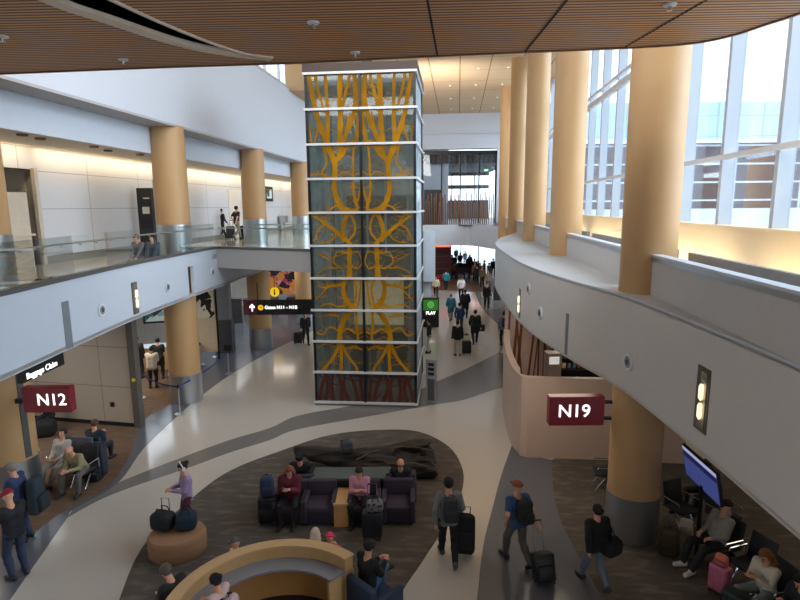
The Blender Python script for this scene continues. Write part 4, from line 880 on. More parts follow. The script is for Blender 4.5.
# ================================================================== left lower level furniture
def canvas_mat(name, cols, scale, detail=2):
    m = bpy.data.materials.new(name); m.use_nodes = True; nt = m.node_tree; n = nt.nodes; l = nt.links; b = n['Principled BSDF']; b.inputs['Roughness'].default_value = 0.5
    tc = n.new('ShaderNodeTexCoord'); v = n.new('ShaderNodeTexVoronoi'); v.inputs['Scale'].default_value = scale; l.new(tc.outputs['Object'], v.inputs['Vector'])
    nz = n.new('ShaderNodeTexNoise'); nz.inputs['Scale'].default_value = scale*0.8; nz.inputs['Detail'].default_value = detail; l.new(tc.outputs['Object'], nz.inputs['Vector'])
    mx = n.new('ShaderNodeMix'); mx.data_type = 'RGBA'; mx.inputs[0].default_value = 0.5; l.new(v.outputs['Color'], mx.inputs[6]); l.new(nz.outputs['Color'], mx.inputs[7])
    sp = n.new('ShaderNodeSeparateColor'); l.new(mx.outputs[2], sp.inputs[0]); rp = n.new('ShaderNodeValToRGB'); rp.color_ramp.interpolation = 'CONSTANT'
    e = rp.color_ramp.elements; e[0].position = 0.0; e[0].color = cols[0]; e[1].position = 0.36; e[1].color = cols[1]
    for i, c in enumerate(cols[2:]): x_ = e.new(0.36+0.34*(i+1)/(len(cols)-1)); x_.color = c
    l.new(sp.outputs[0], rp.inputs[0]); l.new(rp.outputs[0], b.inputs['Base Color']); return m
# colourful mural on the shop wall
mu = MB(); mu.box(-9.6, -4.2, 38.0, 38.1, 0.95, 3.85)
tag(mu.build('wall_mural', canvas_mat('mural_bright', [rgb(30, 24, 40), rgb(40, 40, 80), rgb(214, 90, 40), rgb(240, 160, 150), rgb(40, 30, 30), rgb(200, 60, 120), rgb(236, 150, 60)], 2.2, 6)), 'bright abstract mural in orange, pink and black above the far left shop', 'mural')
# stylised black and cream poster panel (generic stand-in) and neighbours
o = empty('abstract_poster', (-8.9, 24.6, 0), math.radians(12), 'cream panel with a bold black abstract poster beside the second column', 'poster')
m = MB(); m.box(-0.55, 0.55, 0, 0.08, 0.4, 3.9); m.build('panel_board', mat('poster_cream', rgb(212, 190, 160), 0.5), o)
m = MB(); m.box(-0.5, 0.5, -0.02, 0, 2.0, 3.85); m.build('poster_print', canvas_mat('poster_bw', [rgb(16, 16, 16), rgb(20, 20, 20), rgb(230, 222, 204), rgb(18, 18, 18), rgb(226, 218, 200)], 1.6, 3), o)
m = MB(); m.box(0.55, 0.63, -0.03, 0.1, 0, 3.9); m.build('edge_post', BLACKM, o)
o = empty('pillar_cladding', (-8.5, 26.2, 0), math.radians(4), 'tall grey clad pier with dark lower half behind the stanchions', 'pillar')
m = MB(); m.rbox((0, 0, 2.75), (0.75, 0.5, 2.3), 0.02, 1); m.build('upper_cladding', mat('clad_light', rgb(140, 140, 146), 0.5), o)
m = MB(); m.rbox((0, -0.02, 0.8), (0.85, 0.6, 1.6), 0.02, 1); m.build('lower_cladding', mat('clad_dark', rgb(84, 82, 86), 0.5), o)
def stanchion(x, y, label, sign=False, belt=None):
    o = empty('stanchion', (x, y, 0.012), 0, label, 'barrier post', 'belt stanchions near the left columns')
    m = MB(); m.lathe([(0.17, 0), (0.17, 0.015), (0.04, 0.04)], n=20); m.build('base', STEEL, o, True)
    m = MB(); m.tube([(0, 0, 0.03), (0, 0, 0.98)], 0.032, 10); m.build('pole', STEEL, o, True)
    m = MB(); m.lathe([(0.045, 0.9), (0.045, 1.0), (0.02, 1.01)], n=14); m.build('belt_head', BLACK, o, True)
    if sign: m = MB(); m.rbox((0, 0, 1.12), (0.32, 0.03, 0.24), 0.01, 1); m.build('sign_plate', BLACK, o)
    if belt:
        bx, by = belt[0]-x, belt[1]-y; m = MB()
        for i in range(10):
            a, b = i/10, (i+1)/10; sg_ = lambda t: 0.92-0.12*math.sin(PI*t)
            m.add([(bx*a, by*a, sg_(a)), (bx*b, by*b, sg_(b)), (bx*b, by*b, sg_(b)+0.06), (bx*a, by*a, sg_(a)+0.06)], [(0, 1, 2, 3)])
        m.build('belt', mat('belt_blue', rgb(44, 58, 128), 0.6), o)
    return o
P1, P2, P3, P4 = G(180, 414)[:2], G(229, 374)[:2], G(216, 357)[:2], G(201, 365)[:2]; P0_ = G(141, 398)[:2]
stanchion(*P0_, 'steel stanchion with belt by the gate wall post', belt=P1)
stanchion(*P1, 'steel belt stanchion beside the column with blue belt to the sign post', belt=P2)
stanchion(*P2, 'steel stanchion carrying a small black sign plate', sign=True)
stanchion(*P3, 'plain steel stanchion in front of the grey pier'); stanchion(*P4, 'plain steel stanchion in front of the poster panel')
# exit label post bits on the gate wall
o = MB().disc((-8.38, 16.76, 1.6), (0, -1, 0), 0.06, 0.02, 16).build('round_sticker', mat('sticker_yellow', rgb(214, 196, 30), 0.5), None); tag(o, 'small round yellow sticker on the dark gate wall post', 'sticker')
o = MB().rbox((-9.25, 16.98, 0.72), (0.12, 0.03, 0.16), 0.01, 1).build('wall_socket', BLACK); tag(o, 'small black outlet on the beige gate wall', 'outlet')
# desk and screen beyond the gate wall
o = empty('service_desk', (-10.6, 23.4, 0), math.radians(20), 'light wood service desk with white top beyond the gate wall', 'desk')
m = MB(); m.rbox((0, 0, 0.5), (3.0, 0.6, 1.0), 0.02, 1); m.build('front_panel', WOOD, o); m = MB(); m.rbox((0, 0, 1.03), (3.1, 0.75, 0.05), 0.01, 1); m.build('counter_top', WHITE, o)
o = empty('wall_screen', (-10.9, 25.6, 1.9), math.radians(14), 'teal glowing wall screen above the service desk', 'screen')
m = MB(); m.rbox((0, 0, 0.35), (2.2, 0.08, 1.3), 0.02, 1); m.build('screen_frame', BLACK, o); m = MB(); m.box(-1.0, 1.0, -0.05, -0.04, -0.2, 0.92); m.build('screen_display', canvas_mat('screen_teal', [rgb(30, 50, 60), rgb(60, 110, 120), rgb(120, 170, 170), rgb(200, 210, 210)], 1.5), o)
m = MB(); m.box(-0.04, 0.04, 0.0, 0.05, -1.9, 0.0); m.build('screen_stand', BLACKM, o)
# wooden counters beneath mural
for i, (x, y, w_) in enumerate(((-6.3, 36.6, 2.4), (-3.6, 37.0, 2.0), (-9.2, 36.2, 2.2))):
    o = empty('shop_counter', (x, y, 0), 0.1, ('brown timber shop counter under the colourful mural', 'brown timber shop counter partly behind the lift shaft', 'brown timber shop counter left of the second tan column')[i], 'counter')
    m = MB(); m.rbox((0, 0, 0.45), (w_, 0.7, 0.9), 0.02, 1); m.build('counter_body', mat('counter_red_wood', rgb(110, 56, 40), 0.5), o); m = MB(); m.rbox((0, 0, 0.93), (w_+0.1, 0.8, 0.05), 0.01, 1); m.build('counter_top', BLACK, o)

# ---- mezzanine objects
o = empty('information_totem', W(-12.4, 21.3, 5.2), -ANG, 'tall black directory totem with white lettering panels on the mezzanine', 'sign')
m = MB(); m.rbox((0, 0, 1.25), (0.62, 0.2, 2.5), 0.02, 1); m.build('totem_body', BLACK, o)
m = MB(); m.rbox((0.05, -0.105, 1.69), (0.3, 0.01, 0.14), 0.003, 1); m.rbox((0.05, -0.105, 1.56), (0.3, 0.01, 0.14), 0.003, 1); m.rbox((0.1, -0.105, 2.1), (0.26, 0.01, 0.05), 0.003, 1); m.build('totem_panel', mat('panel_pale', rgb(210, 206, 198), 0.5), o)
for z_, lab in ((6.95, 'upper of two small dark plaques on the mezzanine wall'), (6.68, 'lower of two small dark plaques on the mezzanine wall')):
    o = MB().hbox(-12.9, -12.86, 22.3, 22.5, z_, z_+0.18).build('wall_plaque', BLACK); tag(o, lab, 'plaque')
o = MB().hbox(-12.9, -12.84, 36.6, 38.2, 7.3, 8.3).build('notice_screen', BLACK); tag(o, 'dark framed display on the mezzanine wall beyond the third column', 'screen')
m = MB(); m.hbox(-12.84, -12.82, 36.9, 37.9, 7.5, 8.1); c = m.build('display', canvas_mat('notice', [rgb(30, 40, 40), rgb(60, 90, 80), rgb(200, 220, 230)], 2.0), o)
o = empty('drinking_fountain', W(-12.55, 39.5, 5.2), -ANG, 'steel drinking fountain on the mezzanine wall beyond the third column', 'fountain')
m = MB(); m.rbox((0, 0, 0.85), (0.4, 0.9, 0.5), 0.04, 2); m.build('basin', STEEL, o); m = MB(); m.rbox((-0.1, 0, 0.3), (0.15, 0.6, 0.6), 0.02, 1); m.build('pedestal', STEEL, o)
# recess in the back wall with counter
m = MB(); m.hbox(-14.6, -14.4, 13.0, 16.4, 5.2, 8.2); m.hbox(-14.6, -12.92, 16.1, 16.2, 5.2, 8.2); m.hbox(-14.6, -12.92, 13.1, 13.2, 5.2, 8.2); m.hbox(-14.6, -12.92, 13.1, 16.2, 8.1, 8.2); m.hbox(-14.6, -13, 13.1, 16.2, 5.1, 5.2); struct(m.build('wall_recess', mat('recess_beige', rgb(176, 166, 152), 0.6)), 'recess in the mezzanine wall')
for i_, (t_, ) in enumerate(((18.6,),)):
    m = MB(); m.hbox(-12.9, -12.86, 22.8, 24.0, 5.2, 8.1); struct(m.build('door_1', mat('door_grey', rgb(168, 168, 170), 0.5)), 'pale grey door in the mezzanine wall'); m = MB(); m.hbox(-12.9, -12.86, 30.6, 32.4, 5.2, 7.9); struct(m.build('door_2', mat('door_cream', rgb(224, 214, 200), 0.5)), 'cream door in the mezzanine wall')
m = MB(); m.hbox(-13.1, -12.8, 14.45, 15.6, 5.2, 7.4); m.hbox(-12.8, -12.74, 14.45, 15.7, 6.12, 6.18); m.hbox(-12.92, -12.8, 16.0, 16.14, 5.2, 8.15); struct(m.build('wall_kiosk', mat('kiosk_beige', rgb(196, 184, 168), 0.55)), 'beige kiosk front by the mezzanine wall')

# ================================================================== central seating island
UPH = mat('plum_upholstery', rgb(62, 52, 66), 0.75, var=0.12, scale=20, bump=0.1); UPD = mat('plum_dark', rgb(44, 38, 48), 0.75, var=0.1)
BLUEUP = mat('navy_upholstery', rgb(44, 58, 84), 0.7, var=0.1)
def armchair(x, y, rz, label, up=UPH, dn=UPD, w=0.74, group='plum lounge armchairs of the central island'):
    o = empty('lounge_armchair', (x, y, 0.010), math.radians(rz), label, 'armchair', group)   # faces -y locally
    m = MB(); m.rbox((0, 0.0, 0.36), (w-0.2, 0.62, 0.14), 0.03, 3); m.build('seat', up, o, True)
    m = MB(); m.rbox((0, 0.0, 0.17), (w-0.16, 0.6, 0.26), 0.02, 2); m.build('seat_base', dn, o, True)
    m = MB(); m.rbox((0, 0.31, 0.48), (w-0.06, 0.14, 0.62), 0.04, 3, Matrix.Rotation(0.0, 4, 'X')); m.build('backrest', up, o, True)
    for s in (-1, 1): m = MB(); m.rbox((s*(w/2-0.055), 0.0, 0.32), (0.11, 0.66, 0.52), 0.03, 3); m.build('armrest', up, o, True)
    for sx in (-1, 1):
        for sy in (-1, 1): m = MB(); m.tube([(sx*(w/2-0.08), sy*0.26, 0), (sx*(w/2-0.08), sy*0.26, 0.07)], 0.02, 8); m.build('leg', BLACKM, o)
    return o
YC = 11.46
CH = {}
for px, lab in ((289.5, 'plum lounge armchair under the woman in the burgundy coat'), (319, 'empty plum armchair left of the light wood table'), (363, 'plum armchair holding the woman in the pink sweater'), (396.5, 'empty plum armchair at the right end of the row')):
    X = (px-400)/FPX*12.45; CH[px] = X; armchair(X, YC, 0, lab, group=None)
for px, lab in ((300, 'plum armchair facing away behind the burgundy coat seat'), (399, 'plum armchair facing away at the right of the console'),):
    X = (px-400)/FPX*13.0; armchair(X, 12.3, 180, lab, group=None)
X = (341-400)/FPX*12.45
o = empty('side_table', (X, 11.45, 0.010), 0, 'light wood block side table between plum armchairs', 'table')
m = MB(); m.rbox((0, 0, 0.53), (0.33, 0.72, 0.05), 0.006, 1); m.build('table_top', mat('maple', rgb(214, 170, 110), 0.35, var=0.1, scale=4, stretch=(6, 0.6, 1)), o)
m = MB(); m.rbox((0, 0, 0.255), (0.31, 0.70, 0.50), 0.006, 1); m.build('table_body', mat('maple_body', rgb(198, 150, 92), 0.4, var=0.1), o)
x0, x1 = (311-400)/FPX*12.9, (389-400)/FPX*12.9
o = empty('console_table', ((x0+x1)/2, 12.12, 0.010), 0, 'long grey green topped console table behind the armchairs', 'table')
m = MB(); m.rbox((0, 0, 0.735), (x1-x0, 0.58, 0.05), 0.008, 1); m.build('table_top', mat('console_green', rgb(84, 94, 92), 0.3, var=0.06), o)
m = MB(); m.rbox((0, 0, 0.355), (x1-x0-0.04, 0.5, 0.7), 0.01, 1); m.build('table_body', mat('console_dark', rgb(40, 40, 42), 0.5), o)
# hollow log sculpture bench
def log_sdf(P):
    c = [(-2.85, 14.15, .40, .10), (-2.3, 14.05, .36, .19), (-1.6, 13.85, .30, .27), (-0.9, 13.7, .30, .30), (-0.3, 13.75, .33, .33), (0.2, 13.95, .36, .34), (0.85, 14.1, .36, .34)]
    d = union([cone(P, V3(*a[:3]), V3(*b[:3]), a[3], b[3]) for a, b in zip(c, c[1:])], 0.1)
    d2 = union([cone(P, V3(-1.2, 13.62, .22), V3(-0.3, 13.42, .22), .2, .22), cone(P, V3(-0.3, 13.42, .22), V3(0.8, 13.3, .24), .22, .22)], 0.1)
    d = smin(d, d2, 0.06)
    hol = cone(P, V3(-0.1, 13.62, .52), V3(1.05, 13.72, .46), .14, .30); d = np.maximum(d, -hol)
    hol2 = cone(P, V3(-0.2, 13.35, .40), V3(1.0, 13.2, .40), .05, .14); d = np.maximum(d, -hol2)
    hol3 = cone(P, V3(0.3, 14.0, .42), V3(1.2, 14.1, .42), .10, .22); d = np.maximum(d, -hol3)
    n_ = 0.018*np.sin(P[..., 0]*5+P[..., 1]*14+P[..., 2]*17)+0.012*np.sin(P[..., 0]*11-P[..., 2]*31+P[..., 1]*9)+0.007*np.sin(P[..., 1]*60+P[..., 2]*40)
    d = d+n_; d = np.maximum(d, 0.013-P[..., 2]); d = np.maximum(d, P[..., 0]-0.83-0.1*np.sin(P[..., 2]*9)); return d
P, og = grid(V3(-3.1, 12.95, 0), V3(1.0, 14.55, 0.8), 0.032); vv, ff_ = surface(log_sdf(P), 0.032, og)
me = bpy.data.meshes.new('log_bench'); me.from_pydata([tuple(map(float, v)) for v in vv], [], [tuple(int(i) for i in f) for f in ff_]); me.polygons.foreach_set('use_smooth', [True]*len(me.polygons))
me.materials.append(mat('weathered_log', rgb(42, 33, 26), 0.6, var=0.45, scale=2.5, bump=0.8, stretch=(0.6, 6, 6))); o = bpy.data.objects.new('log_bench', me); COL.objects.link(o)
tag(o, 'long dark hollow tree log sculpture lying on the brown carpet', 'sculpture')
for pts_, r_ in (([(388, 449, .62), (402, 446.5, .66), (418, 447.5, .66), (431, 450, .62)], 0.014), ([(383, 460, .45), (388, 464, .42), (402, 463, .46), (414, 463, .47), (428, 466.5, .44)], 0.018), ([(356, 460, .5), (372, 452, .6), (388, 449, .62)], 0.018)):
    m = MB(); m.tube([G(*q_) for q_ in pts_], r_, 6); m.build('pale_edge', mat('pale_wood_edge', rgb(100, 84, 68), 0.7, var=0.3), o, True)
# round ottoman
x, y, _ = G(174.5, 569); 
o = empty('ottoman', (-4.55, 10.28, 0.010), 0.25, 'round tan upholstered ottoman with two bags on it', 'ottoman')
m = MB(); m.lathe([(0.50, 0.0), (0.54, 0.05), (0.555, 0.2), (0.55, 0.38), (0.52, 0.44), (0.46, 0.465), (0.2, 0.475), (0.02, 0.476)], n=48, sx=1.02, sy=0.90); m.build('cushion_body', mat('ottoman_tan', rgb(150, 112, 82), 0.75, var=0.06, scale=8), o, True)
m = MB(); m.tube([(0.55*1.02*math.cos(a), 0.55*0.90*math.sin(a), 0.36) for a in [2*PI*k/40 for k in range(40)]], 0.008, 6, close=True); m.build('piping', mat('piping_brown', rgb(140, 104, 76), 0.7), o, True)

# ================================================================== curved wooden booth
bc = (-1.93, 7.34); 
def arc(r, a0, a1, n=40): return [(bc[0]+r*math.cos(math.radians(a0+(a1-a0)*k/n)), bc[1]+r*math.sin(math.radians(a0+(a1-a0)*k/n))) for k in range(n+1)]
def ringsec(r0, r1, a0, a1, z0, z1): m_ = MB(); m_.prism(arc(r1, a0, a1)+arc(r0, a0, a1)[::-1], z0, z1); return m_
bo = empty('curved_booth', (0, 0, 0), 0, 'curved light wood booth wall with grey inner counter in the foreground', 'booth')
A0_, A1_ = 47, 260
ringsec(1.43, 1.60, A0_, A1_, 0.011, 1.10).build('outer_wall', mat('booth_oak', rgb(190, 154, 106), 0.4, var=0.1, scale=3, stretch=(4, 4, 0.5)), bo, True)
ringsec(1.41, 1.62, A0_-0.5, A1_, 1.10, 1.13).build('top_cap', WOOD, bo, True)
ringsec(1.1, 1.43, A0_, A1_, 0.86, 0.90).build('inner_counter', mat('booth_grey', rgb(134, 134, 140), 0.4, var=0.04), bo, True)
ringsec(1.34, 1.42, A0_, A1_, 0.011, 0.86).build('inner_panel', mat('booth_inner', rgb(176, 130, 76), 0.45, var=0.1, scale=3), bo, True)
ringsec(0.95, 1.34, A0_, A1_, 0.011, 0.24).build('inner_bench', mat('bench_black', rgb(30, 30, 34), 0.6), bo, True)
m = MB(); e0, e1 = arc(1.08, A0_, A0_+1)[0], arc(1.62, A0_, A0_+1)[0]; m.ribbon([e0, e1], 0.011, 0.86, 0.05); m.build('end_panel', WOOD, bo)
ob = empty('curved_bench', (0, 0, 0), 0, 'dark curved bench wrapped around the outside of the booth', 'bench')
ringsec(1.63, 2.05, 62, 215, 0.30, 0.42).build('bench_seat', UPH, ob, True); ringsec(1.66, 1.95, 62, 215, 0.011, 0.30).build('bench_base', UPD, ob, True)
armchair(-0.47, 8.46, 135, 'navy lounge armchair at the right end of the curved booth', BLUEUP, BLUEUP, group=None)

# ================================================================== beam seating at the gates
SEATB = mat('seat_black', rgb(34, 34, 38), 0.55, var=0.1)
def beam_seat(x, y, rz, label, group):
    o = empty('airport_chair', (x, y, 0.010), math.radians(rz), label, 'seat', group)   # faces -y
    m = MB(); m.rbox((0, -0.02, 0.43), (0.5, 0.48, 0.06), 0.02, 2); m.build('seat', SEATB, o, True)
    m = MB(); m.rbox((0, 0, 0), (0.5, 0.05, 0.5), 0.02, 2, Matrix.Translation((0, 0.25, 0.70)) @ Matrix.Rotation(-0.18, 4, 'X')); m.build('backrest', SEATB, o, True)
    for s in (-1, 1):
        m = MB(); m.tube([(s*0.28, 0.2, 0.42), (s*0.28, 0.2, 0.64), (s*0.28, -0.2, 0.64), (s*0.28, -0.22, 0.60)], 0.016, 6); m.build('armrest', CHROME, o, True)
        m = MB(); m.tube([(s*0.2, 0.0, 0.38), (s*0.2, -0.24, 0.02)], 0.018, 6); m.build('leg', CHROME, o, True); m = MB(); m.tube([(s*0.2, 0.0, 0.38), (s*0.2, 0.26, 0.02)], 0.018, 6); m.build('leg', CHROME, o, True)
    m = MB(); m.box(-0.3, 0.3, -0.03, 0.03, 0.35, 0.40); m.build('beam', BLACKM, o)
    return o
# ================================================================== people near the camera
def PX(px, py, z=0.0): g = G(px, py, z); return g[0], g[1]
# man walking away with black garment case
r, k, s = person(0.90, 9.85, 4, 'walk', 'man walking away in grey shirt and black backpack pulling a black garment bag', 'long', (112, 114, 118), 'pants', (24, 24, 28), 'short', (22, 20, 20), 1.83, 0.012, 0, shoe=(60, 60, 62))
worn_pack(r, 'dark grey backpack on the man walking away in the centre', (46, 48, 54), h=0.5)
o = empty('garment_bag', (1.22, 10.12, 0.012), math.radians(-8), 'tall black rolling garment bag beside the man in grey shirt', 'suitcase'); o.rotation_euler = (0.12, 0.05, -0.12)
m = MB(); m.rbox((0, 0, 0.50), (0.46, 0.26, 0.92), 0.12, 4, taper=0.8); m.build('shell', c_(20, 20, 23), o, True)
m = MB(); m.rbox((0, -0.12, 0.4), (0.3, 0.08, 0.4), 0.03, 2); m.build('front_pocket', c_(28, 28, 32), o, True)
for sx in (-1, 1): m = MB(); m.tube([(sx*0.15-0.015, 0, 0.035), (sx*0.15+0.015, 0, 0.035)], 0.035, 10); m.build('wheel', BLACK, o, True)
m = MB(); m.tube([(-0.08, 0.05, 0.9), (-0.08, 0.05, 1.08), (0.08, 0.05, 1.08), (0.08, 0.05, 0.9)], 0.012, 6); m.build('pull_handle', BLACKM, o)
# man in blue shirt and cap with roller
r, k, s = person(2.22, 9.80, 20, 'pull', 'man in blue shirt and brown cap striding away pulling a black roller bag', 'long short', (52, 82, 126), 'pants', (96, 88, 82), 'cap', (132, 82, 56), 1.78, 0.0055, 0, shoe=(40, 40, 44))
worn_pack(r, 'black backpack on the man in the blue shirt', (30, 34, 30), h=0.48)
suitcase(2.62, 9.22, 12, 'black soft roller bag with long silver handle pulled by the man in blue', (26, 26, 30), 0.40, 0.26, 0.50, tilt=-0.28, z=0.0055, handle=0.55, soft=True)
# woman in black
r, k, s = person(3.50, 9.12, 14, 'walk', 'woman in black jacket and pale jeans walking away with a black shoulder bag', 'jacket', (24, 24, 28), 'pants', (104, 114, 130), 'bun', (20, 18, 18), 1.66, 0.010, 0, shoe=(60, 60, 60))
p = at_local(r, (0.24, -0.12, 0.72)); o = duffel(p, 30, 'black shoulder bag on the woman in the black jacket', (22, 22, 26), 0.38, 0.15)
m = MB(); m.tube([(-0.12, 0, 0.3), (-0.2, 0.06, 0.62), (-0.1, 0.06, 0.72), (0.1, 0, 0.3)], 0.012, 6); m.build('shoulder_strap', c_(22, 22, 26), o)
# woman with headphones behind the ottoman
r, k, s = person(-4.56, 10.93, 120, 'phone', 'woman in lilac sweater with white headphones looking at her phone behind ottoman', 'long', (156, 134, 168), 'pants', (92, 44, 60), 'bun', (22, 20, 26), 1.66, 0.012, 0)
R = k['R']; H = k['H']; m = MB(); pts = [tuple(H+R@V3(0.108*math.cos(a), -0.01, 0.03+0.125*math.sin(a))) for a in [PI*i/12 for i in range(13)]]; m.tube(pts, 0.012, 8)
for s_ in (-1, 1): m.tube([tuple(H+R@V3(s_*0.085, -0.005, 0.0)), tuple(H+R@V3(s_*0.12, -0.005, 0.0))], 0.042, 14)
hp = m.build('headphones', mat('headphone_white', rgb(228, 226, 226), 0.4), None, True); hp.location = r.location; hp.rotation_euler = r.rotation_euler; hp.scale = r.scale; tag(hp, 'white over ear headphones on the woman in the lilac sweater', 'headphones')
o = duffel((-4.84, 10.34, 0.487), -15, 'black travel bag standing on the left half of the ottoman', (26, 30, 34), 0.46, 0.185)
m = MB(); m.tube([(-0.08, 0.1, 0.3), (-0.08, 0.1, 0.62), (0.1, 0.1, 0.62), (0.1, 0.1, 0.3)], 0.011, 6); m.build('pull_handle', CHROME, o)
o = duffel((-4.36, 10.34, 0.487), 10, 'dark teal tote bag standing on the right half of the ottoman', (26, 44, 60), 0.40, 0.185, name='tote_bag')
# seated woman in burgundy, suitcase and backpack
r, k, s = person(CH[289.5], YC+0.07, 178, 'sit', 'woman with auburn hair in burgundy coat reading her phone in an armchair', 'puffy', (96, 26, 44), 'pants', (24, 22, 24), 'long', (124, 70, 44), 1.70, 0.012, 0, shoe=(28, 26, 28))
m = MB(); q = at_local(r, (0, 0.37, 0.87)); m.rbox((0, 0, 0), (0.075, 0.012, 0.15), 0.006, 2, Matrix.Rotation(-0.7, 4, 'X')); o = m.build('smartphone', mat('phone_pale', rgb(210, 212, 216), 0.3), None, False, q); o.rotation_euler = r.rotation_euler; tag(o, 'pale smartphone held by the woman in the burgundy coat', 'phone')
suitcase(-2.94, 11.28, 5, 'black upright suitcase beside the burgundy coat woman', (20, 20, 22), 0.42, 0.28, 0.60, handle=0, z=0.011, soft=True)
backpack((-2.94, 11.28, 0.675), 180-170, 'navy backpack resting on top of the black upright suitcase', (44, 56, 84), h=0.46, w=0.34)
# pink sweater woman
r, k, s = person(CH[363]-0.10, YC+0.05, 176, 'sit', 'woman in pink sweater seated beside the light wood table', 'long', (200, 140, 160), 'pants', (26, 24, 28), 'short', (46, 32, 26), 1.66, 0.012, 0, shoe=(26, 26, 28))
suitcase(-0.62, 10.70, 0, 'dark suitcase with tall silver handle before the pink sweater woman', (34, 36, 42), 0.42, 0.27, 0.56, handle=0.55, z=0.011)
o = duffel((-0.56, 10.68, 0.645), 10, 'black and white patterned bag on top of the silver handled suitcase', (120, 116, 118), 0.34, 0.12, name='patterned_bag')
m = MB(); rr = random.Random(3)
for _ in range(26): m.rbox((rr.uniform(-0.15, 0.15), rr.choice((-0.116, 0.116)), rr.uniform(0.03, 0.22)), (rr.uniform(0.02, 0.05), 0.01, rr.uniform(0.02, 0.05)), 0.004, 1, )
m.build('pattern_patch', c_(18, 18, 20), o)
# people seated behind, facing away
person((399-400)/FPX*12.6, 12.12, 0, 'recline', 'grey haired person in dark jacket leaning back behind the right armchair', 'jacket', (30, 32, 44), 'pants', (30, 30, 34), 'bald', (120, 110, 104), 1.70, 0.012, 0)
person((300-400)/FPX*13.2, 12.42, 0, 'recline', 'black haired person in black seated behind the burgundy coat woman', 'jacket', (22, 22, 26), 'pants', (26, 26, 30), 'bun', (16, 14, 16), 1.74, 0.012, 1)
o = backpack((-1.42, 13.62, 0.575), 20, 'dark patterned backpack sitting on top of the log sculpture', (64, 66, 72), h=0.34, w=0.36)
# booth people
r, k, s = person(-2.74, 7.42, 70, 'phone', 'woman with black hair bun and pale pink top inside the booth', 'long', (206, 176, 176), 'pants', (40, 40, 48), 'bun', (18, 16, 22), 1.56, 0.42-0.42+0.011, 0)
worn_pack(r, 'pale pink backpack on the woman inside the booth', (196, 168, 172), h=0.38, w=0.28)
person(-3.52, 7.95, 62, 'sitfwd', 'grey haired man in black seated outside the booth at the lower left', 'jacket', (28, 28, 32), 'pants', (40, 40, 44), 'short', (92, 80, 74), 1.76, 0.011, 0)
person(-2.92, 8.92, 30, 'sit', 'person in grey knit hat seated on the bench outside the booth', 'jacket', (40, 38, 42), 'pants', (40, 40, 44), 'hat', (84, 78, 84), 1.50, 0.011, 1)
person(-1.58, 9.20, 3, 'sit', 'person with blond hair seated behind the top of the booth', 'jacket', (60, 58, 62), 'pants', (40, 40, 44), 'long', (196, 178, 162), 1.50, 0.011, 1)
person(-1.32, 9.18, -4, 'sit', 'child in a hot pink hat seated behind the booth', 'jacket', (226, 60, 110), 'pants', (40, 40, 60), 'hat', (236, 48, 104), 1.38, 0.011, 1)
person(-0.60, 8.56, -45, 'crossed', 'man in black top and blue jeans sitting in the navy armchair', 'long', (26, 26, 30), 'pants', (72, 116, 160), 'short', (20, 18, 20), 1.76, 0.011, 0)
# left lounge people
r, k, s = person(-7.28, 9.55, 62, 'phone', 'man in black shirt, jeans and red cap standing at the left edge', 'long short', (28, 28, 34), 'pants', (46, 56, 82), 'cap', (150, 30, 44), 1.80, 0.0065, 0, shoe=(40, 40, 46))
r, k, s = person(-7.94, 10.75, 92, 'lean', 'grey haired man in blue shirt carrying a large backpack by the column', 'long', (46, 62, 100), 'pants', (48, 60, 90), 'short', (140, 130, 124), 1.78, 0.010, 0)
p = at_local(r, (0, -0.30, 0.62)); backpack(p, math.degrees(r.rotation_euler.z), 'large dark teal backpack on the man in the blue shirt', (40, 52, 62), h=0.78, w=0.42, d=0.26)
r, k, s = person(-8.00, 12.98, 172, 'sitfwd', 'bald man in olive shirt hunched over his phone by the gate', 'long', (150, 142, 104), 'pants', (92, 88, 84), 'bald', (170, 150, 136), 1.78, 0.010, 0, shoe=(34, 32, 34))
for i, (x, y, rz, lab) in enumerate(((-8.02, 13.1, -8, 'black gate seat under the bald man in olive'), (-8.80, 13.55, -8, 'black gate seat left of the bald man in olive'))): beam_seat(x, y, rz, lab, None)
o = empty('grey_seat_panel', (-8.42, 13.62, 0.010), math.radians(-8), 'grey screen panel behind the gate seats on the left', 'panel')
m = MB(); m.rbox((0, 0, 0.72), (0.9, 0.05, 0.7), 0.02, 2); m.build('panel_face', mat('panel_grey', rgb(96, 98, 106), 0.5), o, True)
m = MB(); m.tube([(-0.35, 0, 0), (-0.35, 0, 0.4)], 0.02, 6); m.build('leg', CHROME, o); m = MB(); m.tube([(0.35, 0, 0), (0.35, 0, 0.4)], 0.02, 6); m.build('leg', CHROME, o)
person(-8.80, 13.5, 172, 'sitback', 'person in white and black seated behind the left column', 'long', (176, 172, 168), 'pants', (150, 142, 132), 'short', (40, 30, 28), 1.72, 0.010, 1)
r, k, s = person(-8.28, 14.15, -4, 'sit', 'man in navy jacket seated facing away beyond the navy luggage', 'jacket', (34, 42, 60), 'pants', (34, 36, 44), 'short', (90, 60, 48), 1.72, 0.010, 1)
o = suitcase(-7.98, 13.55, 2, 'stacked navy luggage with silver frame handle behind the bald man', (38, 44, 60), 0.56, 0.30, 0.86, handle=0.08, z=0.010, soft=True)
backpack((-7.9, 13.28, 0.012), 6, 'black backpack on the floor beside the bald man', (22, 22, 26), h=0.5, w=0.4)
duffel((-10.95, 16.2, 0.01), 20, 'black bag on the floor by the beige gate wall', (22, 22, 24), 0.6, 0.26)
person(-11.15, 16.75, 180, 'sit', 'dark seated figure beside the beige gate wall', 'jacket', (30, 30, 34), 'pants', (26, 26, 28), 'short', (30, 24, 22), 1.6, 0.010, 1)
